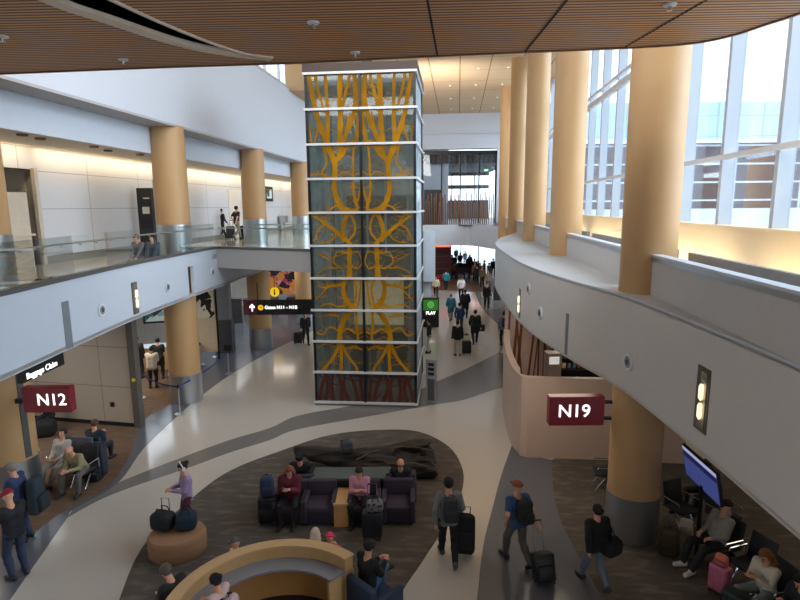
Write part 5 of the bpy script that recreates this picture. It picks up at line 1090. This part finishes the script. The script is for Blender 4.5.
# service desk people
person(-9.62, 20.75, 10, 'lean', 'person in white fleece leaning at the desk beyond the gate wall', 'puffy', (214, 204, 186), 'pants', (40, 38, 40), 'short', (36, 28, 26), 1.66, 0.010, 1)
person(-9.85, 21.9, 20, 'lean', 'person in black coat leaning on the wood service desk', 'coat', (28, 28, 32), 'pants', (30, 30, 34), 'short', (22, 20, 20), 1.72, 0.010, 1)
person(-10.75, 22.0, 10, 'stand', 'person in dark cap at the far left of the service desk', 'jacket', (34, 32, 34), 'pants', (40, 38, 40), 'cap', (30, 28, 30), 1.76, 0.010, 1)
person(-8.95, 22.6, 30, 'stand', 'tall person in dark jacket beside the left column at the desk', 'jacket', (36, 34, 40), 'pants', (30, 30, 34), 'short', (110, 40, 36), 1.82, 0.010, 1)
# right lounge people
for i, (x, y, rz, lab) in enumerate(((6.12, 9.72, -72, 'black gate seat under the man in the black cap'), (6.30, 9.08, -72, 'black gate seat between the man in cap and the woman'), (6.20, 8.38, -80, 'black gate seat under the woman with brown hair'), (6.3, 7.7, -80, 'black gate seat at the lower right corner'),
    (6.02, 11.05, 20, 'empty black gate seat closest to the tan column'), (6.75, 10.75, 20, 'empty black gate seat below the blue screen'), (4.98, 12.7, -100, 'empty gate seat with chrome legs left of the column'))): beam_seat(x, y, rz, lab, None)
r, k, s = person(6.02, 9.70, 104, 'sitback', 'man in grey hoodie and black cap sprawled in a gate seat', 'hood long', (146, 140, 132), 'pants', (38, 38, 42), 'cap', (18, 18, 20), 1.80, 0.010, 0, shoe=(220, 220, 220))
r, k, s = person(6.08, 8.36, 108, 'sit', 'woman with long brown hair and cream top looking down on the right', 'long', (206, 196, 176), 'pants', (132, 140, 140), 'long', (132, 84, 48), 1.68, 0.010, 0)
r, k, s = person(6.2, 7.68, 98, 'sit', 'person in black at the lower right corner', 'jacket', (26, 28, 34), 'pants', (40, 48, 60), 'short', (24, 22, 22), 1.7, 0.010, 0)
o = backpack((5.32, 10.1, 0.012), -30, 'olive and black backpack on the floor by the sprawled man', (66, 54, 36), h=0.52, w=0.42, d=0.28)
o = backpack((5.72, 10.25, 0.30), -30, 'cream tote bag beside the olive backpack', (198, 186, 170), h=0.36, w=0.28, d=0.1, name='tote_bag', cat='bag')
suitcase(5.66, 8.92, -60, 'pink suitcase standing beside the sprawled man', (196, 110, 140), 0.34, 0.22, 0.50, handle=0, z=0.012)
o = backpack((5.66, 8.92, 0.585), -60, 'salmon pink pouch on top of the pink suitcase', (226, 120, 104), h=0.2, w=0.26, d=0.14, name='pouch', cat='bag')
suitcase(5.5, 8.2, -50, 'dark green suitcase at the lower right', (32, 46, 38), 0.4, 0.26, 0.52, handle=0, z=0.012)
duffel((5.72, 7.8, 0.012), -30, 'black duffel bag on the floor at the lower right corner', (24, 24, 28), 0.6, 0.2)
person(6.9, 11.6, 100, 'sit', 'person in dark clothes seated under the blue screen', 'jacket', (60, 48, 42), 'pants', (30, 30, 34), 'short', (60, 42, 34), 1.7, 0.010, 1)
# slanted information screen seen edge on
o = empty('information_screen', (0, 0, 0), 0, 'large blue information screen seen at an angle beneath the right fascia', 'screen')
q = [Vector(v) for v in ((5.6, 10.46, 2.13), (5.6, 9.25, 2.08), (5.6, 9.0, 1.50), (5.6, 10.05, 1.62))]
M_ = Matrix.Translation((5.66, 9.82, 1.84)) @ Matrix.Rotation(-0.02, 4, 'Z') @ Matrix.Rotation(-0.20, 4, 'Y')
m = MB(); m.box(0.005, 0.06, -0.64, 0.64, -0.33, 0.33, M_); m.build('screen_frame', BLACK, o); m = MB(); m.box(0.0, 0.005, -0.62, 0.62, -0.31, 0.31, M_); m.build('screen_display', mat('display_blue', rgb(66, 78, 140), 0.3, var=0.15, emit=0.35), o)
m = MB(); m.box(-0.003, 0.0, -0.62, 0.62, 0.24, 0.31, M_); m.build('header_band', mat('display_pale', rgb(176, 184, 214), 0.3, emit=0.4), o)
m = MB(); m.box(-0.003, 0.0, -0.62, 0.62, 0.12, 0.22, M_); m.build('title_band', mat('display_navy', rgb(30, 34, 90), 0.3, emit=0.3), o)
m = MB(); m.tube([(5.72, 9.82, 0.01), (5.72, 9.82, 1.6)], 0.04, 8); m.build('post', BLACKM, o)

# ================================================================== mezzanine people
x, y = PX(222.5, 239, 5.2)
person(x, y, -38, 'walk', 'person in black walking along the mezzanine with a suitcase', 'long', (24, 24, 28), 'pants', (30, 30, 36), 'short', (20, 18, 18), 1.70, 5.2, 1)
x, y = PX(237.5, 239.5, 5.2)
person(x, y, -38, 'pull', 'man in black shirt and khaki trousers walking on the mezzanine', 'long short', (20, 20, 24), 'pants', (140, 126, 106), 'short', (20, 18, 18), 1.84, 5.2, 1)
x, y = PX(231, 239.5, 5.2); suitcase(x, y, -20, 'black suitcase between the two mezzanine walkers', (20, 20, 22), 0.42, 0.28, 0.66, z=5.2, handle=0.3)
x, y = PX(245, 239, 5.2); suitcase(x, y, -20, 'black suitcase pulled by the man in khaki trousers', (22, 22, 24), 0.42, 0.28, 0.66, z=5.2, handle=0.3)
person(-7.95, 18.0, 180, {'sit': 1, 'fl': (-0.2, 0.7), 'fr': (0.2, 0.7), 'hl': (-0.1, 0.35, 0.5), 'hr': (0.1, 0.35, 0.5), 'nod': 0.4, 'lean': 0.15}, 'person in dark hoodie sitting on the mezzanine floor by the column', 'hood jacket', (60, 70, 86), 'pants', (110, 70, 60), 'short', (30, 26, 26), 1.6, 4.83+0.05, 1)
person(-8.42, 18.0, 170, {'sit': 1, 'fl': (-0.2, 0.7), 'fr': (0.2, 0.7), 'hl': (-0.1, 0.35, 0.5), 'hr': (0.1, 0.35, 0.5), 'nod': 0.4, 'lean': 0.15}, 'person in grey sitting on the mezzanine floor behind the glass', 'jacket', (104, 104, 112), 'pants', (120, 120, 122), 'short', (30, 26, 26), 1.6, 4.83+0.05, 1)
person(-8.15, 10.55, 200, 'stand' if False else {'sit': 1, 'fl': (-0.2, 0.5), 'fr': (0.2, 0.5), 'hl': (-0.1, 0.35, 0.5), 'hr': (0.1, 0.35, 0.5), 'nod': 0.5, 'lean': 0.3}, 'person in navy jacket sitting against the glass at the left edge', 'puffy', (28, 34, 52), 'pants', (30, 30, 36), 'short', (24, 22, 22), 1.75, 4.86+0.05, 1)
duffel((-8.0, 12.2, 5.2), 10, 'small black pouch on the mezzanine floor behind the glass', (18, 18, 20), 0.28, 0.07, name='pouch')
duffel((-8.05, 12.75, 5.2), 10, 'second small black pouch beyond the first on the mezzanine floor', (18, 18, 20), 0.24, 0.06, name='pouch')

# ================================================================== people in the far concourse
far = [ # px, feet py, face, pose, height, top style/colour, bottom colour, hair, label
 (306, 344, 200, 'walk', 1.68, 'jacket', (44, 46, 42), (34, 34, 38), 'short', (40, 28, 24), 'person in dark olive jacket walking left of the lift shaft'),
 (451, 321, 2, 'walkr', 1.72, 'coat', (52, 120, 138), (150, 130, 118), 'short', (120, 96, 80), 'person in teal coat walking away down the concourse'),
 (465, 318, -4, 'walk', 1.84, 'coat', (24, 26, 34), (22, 22, 26), 'short', (24, 20, 20), 'tall person in black coat walking beside the teal coat'),
 (461, 299, -2, 'walk', 1.78, 'long', (226, 226, 226), (30, 30, 36), 'short', (60, 44, 36), 'person in white shirt walking away down the concourse'),
 (446, 290, 0, 'walkr', 1.74, 'long', (34, 150, 170), (34, 34, 40), 'short', (40, 30, 28), 'person in turquoise shirt near the far shops'),
 (436, 297, 178, 'walk', 1.66, 'long', (222, 216, 190), (30, 30, 30), 'short', (60, 44, 36), 'person in cream shirt coming round the white wall nib'),
 (459.5, 333, 2, 'walk', 1.74, 'long', (34, 58, 106), (30, 32, 40), 'short', (30, 24, 22), 'person in royal blue shirt walking behind the black roller case'),
 (475, 344, -6, 'walkr', 1.80, 'coat', (22, 22, 24), (22, 22, 26), 'short', (34, 28, 26), 'broad person in black coat carrying a round black bag'),
 (457.5, 356, 4, 'stand', 1.70, 'jacket', (20, 20, 22), (176, 160, 144), 'short', (20, 18, 18), 'person in black jacket and beige trousers with roller case'),
 (486.5, 308, 180, 'stand', 1.74, 'jacket', (26, 26, 30), (24, 24, 28), 'short', (30, 26, 24), 'guard in black standing by the stanchion on the right'),
 (503.5, 346, 0, 'stand', 1.76, 'long', (110, 120, 132), (22, 24, 30), 'short', (20, 18, 18), 'man in grey shirt and black backpack by the right fascia'),
 (429, 353, 90, 'stand', 1.66, 'long', (28, 28, 32), (190, 186, 184), 'afro', (20, 18, 18), 'person in black top and pale trousers beside the lift shaft'),
 (477, 285, 10, 'stand', 1.80, 'jacket', (40, 38, 36), (26, 26, 28), 'short', (30, 26, 24), 'person in dark clothes standing left of the far guards'),
 (482, 287, 170, 'stand', 1.84, 'jacket', (96, 84, 60), (30, 30, 32), 'short', (30, 26, 24), 'guard in olive jacket under the far red sign'),
 (474.5, 281, 190, 'stand', 1.76, 'jacket', (110, 96, 70), (30, 30, 34), 'short', (110, 90, 70), 'guard in khaki jacket left of the olive guard'),
 (469, 273, 150, 'walk', 1.80, 'jacket', (30, 28, 32), (26, 26, 28), 'short', (20, 18, 18), 'person in black walking toward the far shops'),
 (488, 291, 180, 'stand', 1.70, 'long', (130, 116, 100), (60, 52, 48), 'short', (90, 66, 50), 'person in tan shirt behind the guard on the right'),
 (455, 277, 30, 'walk', 1.70, 'jacket', (56, 46, 44), (30, 28, 30), 'short', (30, 26, 26), 'person in brown jacket in the far crowd, left of white shirt'),
 (451, 270, 200, 'walkr', 1.72, 'jacket', (40, 44, 50), (30, 30, 34), 'short', (30, 24, 22), 'person in slate jacket in the far crowd by the window'),
 (442, 271, 160, 'stand', 1.70, 'jacket', (120, 34, 38), (32, 30, 34), 'short', (30, 24, 22), 'person in red jacket by the red shop front'),
 (437, 276, 90, 'stand', 1.66, 'long', (70, 50, 60), (32, 30, 34), 'short', (24, 20, 20), 'person in plum shirt at the edge of the far shops'),
 (460, 268, 10, 'walk', 1.74, 'jacket', (30, 34, 40), (30, 30, 34), 'short', (24, 20, 20), 'person in charcoal in the centre of the far crowd'),
 (465, 265, 180, 'walk', 1.70, 'long', (150, 150, 150), (30, 30, 34), 'short', (24, 20, 20), 'person in light grey in the far crowd before the window'),
 (447, 263, 180, 'walk', 1.72, 'jacket', (52, 36, 34), (30, 30, 34), 'short', (24, 20, 20), 'person in dark maroon in the far crowd beside the red shop'),
 (456, 262, 0, 'stand', 1.72, 'jacket', (28, 28, 32), (30, 30, 34), 'short', (24, 20, 20), 'farthest dark figure silhouetted against the bright window'),
 (493, 276, 180, 'stand', 1.74, 'jacket', (34, 30, 30), (28, 28, 30), 'short', (24, 20, 20), 'dark figure at the right edge of the far concourse'),
]
FR = {}
for i, (px, py, fc, ps_, h, st, tc_, bc_, hr, hc, lab) in enumerate(far):
    x, y = PX(px, py); r, k, s = person(x, y, fc, ps_, lab, st, tc_, 'pants', bc_, hr, hc, h, 0.008, 1 if y < 32 else 2); FR[i] = r
x, y = PX(298, 344); suitcase(x, y, 20, 'small dark suitcase beside the person in olive by the shaft', (40, 40, 44), 0.42, 0.26, 0.56, z=0.007, handle=0.4)
x, y = PX(466.5, 354); suitcase(x, y, 5, 'black roller case with a cream bag on its top in the concourse', (24, 24, 26), 0.42, 0.28, 0.58, z=0.001, handle=0.3)
o = duffel((x, y, 0.66), 0, 'small cream bag on top of the black roller case', (206, 190, 168), 0.34, 0.11)
p = at_local(FR[7], (0.3, -0.05, 0.62)); o = empty('round_bag', p, 0, 'round black bag hanging from the broad person in the coat', 'bag')
m = MB(); m.rbox((0, 0, 0.2), (0.34, 0.18, 0.36), 0.085, 4); m.build('bag_body', c_(18, 18, 20), o, True); m = MB(); m.tube([(-0.08, 0, 0.35), (-0.1, 0, 0.7), (0.0, 0, 0.74), (0.08, 0, 0.35)], 0.012, 6); m.build('strap', c_(18, 18, 20), o)
worn_pack(FR[10], 'black backpack on the man by the right fascia', (20, 26, 40), h=0.46)
worn_pack(FR[2], 'dark backpack on the tall person in the black coat', (30, 32, 44), h=0.44)
# green kiosk poster
x, y = PX(432, 327); o = empty('poster_stand', (x-0.08, y, 0.002), 0.0, 'black poster stand with green panel reading PLAY beside the shaft', 'sign')
m = MB(); m.rbox((0, 0, 0.85), (0.95, 0.22, 1.7), 0.02, 1); m.build('stand_body', BLACK, o)
m = MB(); m.box(-0.42, 0.42, -0.125, -0.11, 1.0, 1.62); m.build('green_panel', mat('poster_green', rgb(58, 150, 50), 0.5, var=0.3, emit=0.15), o)
m = MB(); m.disc((0, -0.126, 1.33), (0, -1, 0), 0.2, 0.008, 24); m.build('disc', mat('poster_lime', rgb(130, 210, 110), 0.5, emit=0.2), o)
for a in range(6):
    pass
m = MB(); 
for a in range(8): m.tube([(0.05*math.cos(a*PI/4), -0.136, 1.33+0.05*math.sin(a*PI/4)), (0.17*math.cos(a*PI/4), -0.136, 1.33+0.17*math.sin(a*PI/4))], 0.008, 5)
m.build('emblem', mat('poster_green2', rgb(40, 110, 40), 0.5), o)
textmesh('lettering', 'PLAY', 0.24, LETTER, o, (0, -0.125, 0.84), (PI/2, 0, 0), 0.008, 0.003, 'CENTER')
x, y = PX(491, 309); stn = stanchion(x, y, 'grey stanchion beside the guard in black'); del stn['group']
o = empty('waste_bin', (*PX(497, 300), 0.008), 0, 'tall dark grey bin by the far right wall', 'bin'); m = MB(); m.rbox((0, 0, 0.5), (0.5, 0.5, 1.0), 0.04, 2); m.build('bin_body', mat('bin_grey', rgb(60, 60, 64), 0.5), o, True); m = MB(); m.rbox((0, -0.26, 0.8), (0.3, 0.02, 0.16), 0.01, 1); m.build('opening', BLACK, o)
# far red shop sign
o = empty('shop_sign', (8.6, 58.2, 3.0), 0, 'glowing red and white shop sign above the far concourse', 'sign')
m = MB(); m.rbox((0, 0, 0.35), (3.6, 0.3, 1.1), 0.02, 1); m.build('sign_box', mat('sign_red_dark', rgb(90, 16, 22), 0.4, emit=0.3), o); m = MB(); m.rbox((-0.3, -0.17, 0.35), (1.4, 0.04, 0.5), 0.01, 1); m.build('lit_panel', mat('sign_hot', rgb(255, 190, 180), 0.4, emit=2.0), o)
m = MB(); m.box(-1.0, -0.96, 0, 0.05, 0.9, 1.5); m.box(1.0, 1.04, 0, 0.05, 0.9, 1.5); m.build('hanger', BLACKM, o)
o = empty('red_shop', (3.25, 52.0, 0), 0, 'red lit shop front with shelves at the far left of the concourse', 'shop')
m = MB(); m.box(-1.0, 1.6, 0, 2.0, 0.01, 3.6); m.build('shop_body', mat('shop_dark_red', rgb(74, 34, 34), 0.6, var=0.4, scale=3), o)
for k_ in range(5): m = MB(); m.box(-0.9, 1.5, -0.12, 0, 0.4+0.6*k_, 0.46+0.6*k_); m.build('shelf', mat('shelf_red', rgb(130, 40, 40), 0.5), o)
m = MB(); m.box(-0.8, 1.5, -0.14, -0.1, 3.1, 3.5); m.build('lit_header', mat('header_glow', rgb(240, 110, 90), 0.5, emit=1.0), o)
o = empty('hanging_sign', (10.2, 47.5, 2.7), 0.1, 'small black hanging sign at the right of the far concourse', 'sign'); m = MB(); m.rbox((0, 0, 0.2), (1.6, 0.12, 0.36), 0.01, 1); m.build('sign_box', BLACK, o); m = MB(); m.tube([(-0.5, 0, 0.38), (-0.5, 0, 0.72)], 0.02, 6); m.tube([(0.5, 0, 0.38), (0.5, 0, 0.72)], 0.02, 6); m.build('hanger', BLACKM, o)

# waiting area clutter before the far window
rr0 = random.Random(9)
for i in range(14):
    x_, y_ = 5.1+0.42*(i % 7)+0.3*(i//7), 52.5+4.2*(i//7)+rr0.uniform(-.4, .4)
    ch = MB().rbox((0, 0, 0.44), (0.5, 0.48, 0.08), 0.02, 1).rbox((0, 0.24, 0.78), (0.5, 0.06, 0.56), 0.02, 1).box(-0.22, -0.18, -0.2, 0.2, 0.0, 0.42).box(0.18, 0.22, -0.2, 0.2, 0.0, 0.42).build('waiting_chair', c_(44, 34, 34), None, False, (x_, y_, 0.008))
    tag(ch, 'dark waiting chair in the rows before the far window', 'chair', 'dark chairs before the far window')
cr = [(44, 36, 36), (70, 40, 40), (34, 38, 48), (96, 84, 76), (28, 28, 30), (120, 50, 46), (52, 60, 66)]
for i in range(12):
    x_, y_ = rr0.uniform(5.0, 8.4), rr0.uniform(51, 61)
    person(x_, y_, rr0.choice((0, 90, 180, 200, 30)), ('stand', 'walk', 'walkr')[i % 3], 'tiny dark clothed traveller in the distant crowd before the far window', 'jacket', cr[i % 7], 'pants', (30, 28, 30), 'short', (26, 22, 22), 1.72, 0.008, 2, group='distant crowd before the far window')
for i in range(5):
    g = MB().rbox((0, 0, 0.3), (0.5, 0.4, 0.6), 0.04, 1).build('red_bin', mat('bin_red', rgb(150, 30, 34), 0.5), None, False, (2.75+0.25*i, 47.5+0.9*i, 0.008)); tag(g, 'low red box in the row outside the red lit shop', 'box', 'low red boxes outside the far shop')
# ================================================================== shop behind the low wall on the right
o = empty('trunk_mural', (4.0, 20.75, 0), math.radians(-6), 'tall mural of brown tree trunks on pale ground behind the low wall', 'mural')
m = MB(); m.box(0, 1.9, 0, 0.08, 0.01, 3.3); m.build('mural_ground', mat('mural_pale', rgb(196, 172, 164), 0.6, var=0.12, scale=5), o)
rr = random.Random(5); m = MB()
for i in range(9):
    x0_ = 0.1+i*0.2; x1_ = x0_+rr.uniform(-0.35, 0.35); w_ = rr.uniform(0.05, 0.13); x1_ = min(max(x1_, 0.1), 1.75); x0_ = min(x0_, 1.75)
    m.add([(x0_-w_/2, -0.012, 0.05), (x0_+w_/2, -0.012, 0.05), (x1_+w_/2*0.7, -0.012, 3.28), (x1_-w_/2*0.7, -0.012, 3.28)], [(0, 1, 2, 3)])
m.build('painted_trunk', WOODD, o)
o = empty('merchandise_shelf', (6.35, 19.2, 0), math.radians(-4), 'dark shelving packed with goods behind the low wall', 'shelf')
m = MB(); m.box(-0.85, 0.85, 0.1, 0.45, 0.01, 3.0); m.build('shelf_back', DARK, o)
for k_ in range(7): m = MB(); m.box(-0.85, 0.85, -0.25, 0.1, 0.3+0.4*k_, 0.33+0.4*k_); m.build('shelf_board', BLACKM, o)
for k_ in range(2, 7):
    for j in range(9):
        c = rr.choice(((60, 60, 90), (110, 60, 50), (40, 44, 60), (150, 130, 90), (30, 60, 80), (90, 90, 96)))
        g = MB().rbox((0, 0, 0.12), (0.13, 0.2, rr.uniform(0.18, 0.26)), 0.02, 1).build('boxed_item', mat('goods_%d_%d_%d' % c, rgb(*c), 0.5), None)
        g.location = (6.35-0.72+0.18*j, 19.1-(0.18*j-0.72)*0.07, 0.335+0.4*k_-0.0); g.rotation_euler = (0, 0, math.radians(-4)); tag(g, 'small boxed item on the dark shelving behind the low wall', 'goods', 'boxed goods on the dark shelving')
o = empty('display_stand', (5.15, 18.2, 0), 0.0, 'small white display stand with a screen in front of the trunk mural', 'display')
m = MB(); m.rbox((0, 0, 1.0), (0.5, 0.4, 2.0), 0.02, 1); m.build('stand_body', mat('stand_grey', rgb(120, 112, 108), 0.5), o); m = MB(); m.rbox((0, -0.215, 1.75), (0.34, 0.02, 0.26), 0.01, 1); m.build('stand_screen', mat('screen_pale', rgb(220, 220, 224), 0.4, emit=0.3), o)
for i, (x, lab) in enumerate(((7.35, 'warm lit cream display box right of the dark shelving'), (7.95, 'small warm lit box at the end of the partition'))):
    o = empty('lit_display', (x, 18.6, 0), 0, lab, 'display'); m = MB(); m.rbox((0, 0, 0.9-0.1*i), (0.5, 0.3, 1.8-0.2*i), 0.02, 1); m.build('display_body', mat('display_cream', rgb(214, 180, 130), 0.5, emit=0.15), o); m = MB(); m.rbox((0, -0.16, 1.5), (0.3, 0.02, 0.2), 0.01, 1); m.build('lit_panel', mat('lit_warm', rgb(255, 210, 130), 0.5, emit=1.2), o)

# ================================================================== far upper slats, exit sign
for i in range(37):
    x = 1.6+0.2*i; h_ = 2.75+rr.uniform(-0.1, 0.15) if i % 2 else 2.2+rr.uniform(-0.3, 0.3)
    o = MB().box(-0.045, 0.045, -0.05, 0.05, 0, h_).build('timber_slat', WOODD if i % 2 else mat('slat_grey', rgb(96, 84, 76), 0.6), None, False, (x, 51.3, 5.2)); o.rotation_euler = (0, rr.uniform(-0.03, 0.03), 0)
    tag(o, 'thin upright timber slat of the far mezzanine screen', 'slat', 'timber slats along the far mezzanine')
o = empty('exit_sign', (8.35, 54.3, 10.2), 0, 'small green glowing exit sign on the dark far window front', 'sign'); m = MB(); m.rbox((0, 0, 0), (0.5, 0.08, 0.3), 0.01, 1); m.build('sign_box', mat('exit_green', rgb(20, 120, 70), 0.4, emit=0.8), o)
m = MB(); m.tube([(0, 0, 0.15), (0, 0, 1.5)], 0.015, 6); m.build('hanger', BLACKM, o); textmesh('lettering', 'EXIT', 0.17, LETTER, o, (0, -0.045, 0), (PI/2, 0, 0), 0.002, 0.002, 'CENTER')
o = empty('lounge_screen', (3.2, 53.4, 5.2), 0, 'dark square display case on the far mezzanine behind the slats', 'display'); m = MB(); m.rbox((0, 0, 1.6), (1.6, 0.5, 3.2), 0.03, 1); m.build('case_body', mat('case_dark', rgb(34, 34, 38), 0.5), o)

# ================================================================== outside
fb = linemat('facade_pale', rgb(170, 192, 208), rgb(140, 162, 180), 0, 6.0, 0.25, 0.6, period2=2.6, axis2=2, width2=0.12, var=0.03)
fg = linemat('facade_glass_brown', rgb(72, 50, 50), rgb(190, 200, 208), 2, 2.4, 0.22, 0.3, period2=9.0, axis2=0, width2=0.3, var=0.4)
o = empty('terminal_building', (0, 0, 0), 0, 'long terminal building with pale upper storey seen through the right windows', 'building')
for z0_, z1_, mt, nm, pr in ((15.2, 20.0, fb, 'upper_facade', 0), (6.2, 14.8, fg, 'window_band', 0.3), (14.8, 15.2, mat('ledge_white_out', rgb(230, 236, 240), 0.6), 'ledge', -0.4), (-1, 6.2, mat('facade_base', rgb(196, 202, 208), 0.6, var=0.2, scale=0.4), 'base', -0.2)):
    m = MB(); m.box(20, 95, 76+pr, 96, z0_, z1_); m.build(nm, mt, o)
o = empty('rooftop_unit', W(22, 52, 0), -ANG, 'white rooftop equipment outside the right windows', 'equipment')
for i, (dx, dy, a, b, c) in enumerate(((0, 0, 3, 4, 5.2), (-2, -6, 2.5, 3, 4.6), (1, 6, 3, 5, 5.6), (-1, -12, 3, 3, 4.4))):
    m = MB(); m.rbox((dx, dy, c/2-0.6), (a, b, c), 0.1, 1); m.build('housing', mat('unit_white', rgb(226, 232, 238), 0.6, var=0.15, scale=1.2), o)

# ================================================================== nest small pieces under the part that carries them
NEST = {'grip': 'pull_handle', 'front_pocket': ('pack_body', 'shell'), 'top_loop': 'pack_body', 'belt_head': 'pole', 'lettering': 'sign_box', 'arrow': 'arrow_panel', 'disc_letter': 'yellow_disc', 'piping': 'cushion_body', 'cone': 'grille',
        'eye': 'body', 'mouth': 'body', 'bag_handle': 'bag_body', 'screen_display': 'screen_frame', 'emblem': 'disc', 'display_panel': 'body', 'pictogram': 'sign_disc', 'nozzle': 'cover_plate', 'lit_panel': ('sign_box', 'display_body')}
for r in [o for o in COL.objects if o.parent is None and o.type == 'EMPTY']:
    ch = list(r.children)
    for c in ch:
        k = c.name.split('.')[0]
        if k not in NEST: continue
        for want in ([NEST[k]] if isinstance(NEST[k], str) else NEST[k]):
            h = next((q for q in ch if q.name.split('.')[0] == want and q.location.length == 0), None)
            if h is not None: c.parent = h; break
# ================================================================== light
wd = bpy.data.worlds.new('world'); scene.world = wd; wd.use_nodes = True; nt = wd.node_tree; n = nt.nodes; l = nt.links
bg = n['Background']; tc = n.new('ShaderNodeTexCoord'); sp = n.new('ShaderNodeSeparateXYZ'); l.new(tc.outputs['Generated'], sp.inputs[0])
rp = n.new('ShaderNodeValToRGB'); e = rp.color_ramp.elements; e[0].position = 0.45; e[0].color = (0.72, 0.80, 0.86, 1); e[1].position = 0.62; e[1].color = (0.80, 0.90, 1.0, 1)
mr = n.new('ShaderNodeMapRange'); mr.inputs[1].default_value = -1; mr.inputs[2].default_value = 1; l.new(sp.outputs[2], mr.inputs[0]); l.new(mr.outputs[0], rp.inputs[0])
l.new(rp.outputs[0], bg.inputs[0]); bg.inputs[1].default_value = 2.0
def sun(name, d, e, ang, col):
    L = bpy.data.lights.new(name, 'SUN'); L.energy = e; L.angle = math.radians(ang); L.color = col
    o = bpy.data.objects.new(name, L); COL.objects.link(o); o.rotation_euler = Vector(d).to_track_quat('-Z', 'Y').to_euler(); return o
sun('skylight', (-0.75, 0.25, -0.5), 4.0, 70, (0.86, 0.93, 1.0))
def area(name, loc, d, sx, sy, e, col=(1, 1, 1)):
    L = bpy.data.lights.new(name, 'AREA'); L.shape = 'RECTANGLE'; L.size = sx; L.size_y = sy; L.energy = e; L.color = col
    o = bpy.data.objects.new(name, L); COL.objects.link(o); o.location = loc; o.rotation_euler = Vector(d).to_track_quat('-Z', 'Y').to_euler(); return o
area('hidden_hall_fill', (-1, 7.5, 14.8), (0.05, 0.85, -0.5), 12, 3, 620, (0.93, 0.96, 1.0))  # unseen fill added above the canopy to light the hall ahead
area('offscreen_front_fill', (0, -1.5, 8.6), (0.0, 0.6, -0.8), 9, 3, 60, (1.0, 0.95, 0.9))  # added fill behind the camera for the foreground, no fitting there
area('hidden_canopy_fill', (-3.0, 7.5, 12.0), (0.12, 0.8, 0.55), 7, 1.2, 120, (0.95, 0.97, 1.0))  # added panel hidden over the canopy, lifts the high ceiling
area('hidden_shaft_top_fill', (-1.0, 20.5, 11.7), (0.05, 0.35, 1), 2.6, 2.6, 60, (1, 0.96, 0.92))  # added light hidden on the shaft top, brightens the tan ceiling
area('floating_far_fill', (1.0, 37, 12.0), (0.1, 1, 0.5), 6, 3, 420, (1, 0.96, 0.92))  # added free-floating light for the far ceiling and end wall
for t0 in (3, 9, 16.5, 24, 32):
    x, y, _ = W(5.6, t0); area('sill_cove_light', (x, y, 5.32), (0.9, -0.1, 0.25), 6.2, 0.1, 30, (1, 0.86, 0.62))
for x, y, e in ((6.5, 18.3, 60), (-11, 20.5, 50), (-7.5, 34, 20), (8.5, 10, 14), (3.4, 12.2, 18), (-11.5, 13, 40), (3.6, 53, 60)):
    area('lower_level_fill', (x, y, 3.3), (0, 0, -1), 1.6, 1.6, e, (1, 0.86, 0.68))  # added fill at soffit height, brightens the dim lower areas
# cove behind the mezzanine beam: warm strip at the head of the back wall
for t0 in range(4, 52, 8):
    x, y, _ = W(-12.45, t0); a = area('cove_light', (x, y, 8.68), (-0.8, 0, -0.6), 0.12, 7.6, 32, (1, 0.80, 0.52)); a.rotation_euler = (0, math.radians(-50)*-1, -ANG)
scene.view_settings.view_transform = 'Standard'; scene.view_settings.look = 'None'; scene.view_settings.exposure = 0.72; scene.view_settings.gamma = 1
scene.render.film_transparent = False
try:
    scene.cycles.use_denoising = True; scene.cycles.denoiser = 'OPENIMAGEDENOISE'
except Exception: pass
scene.cycles.max_bounces = 8; scene.cycles.diffuse_bounces = 4; scene.cycles.transparent_max_bounces = 16; scene.cycles.caustics_reflective = False; scene.cycles.caustics_refractive = False
scene.cycles.sample_clamp_indirect = 6
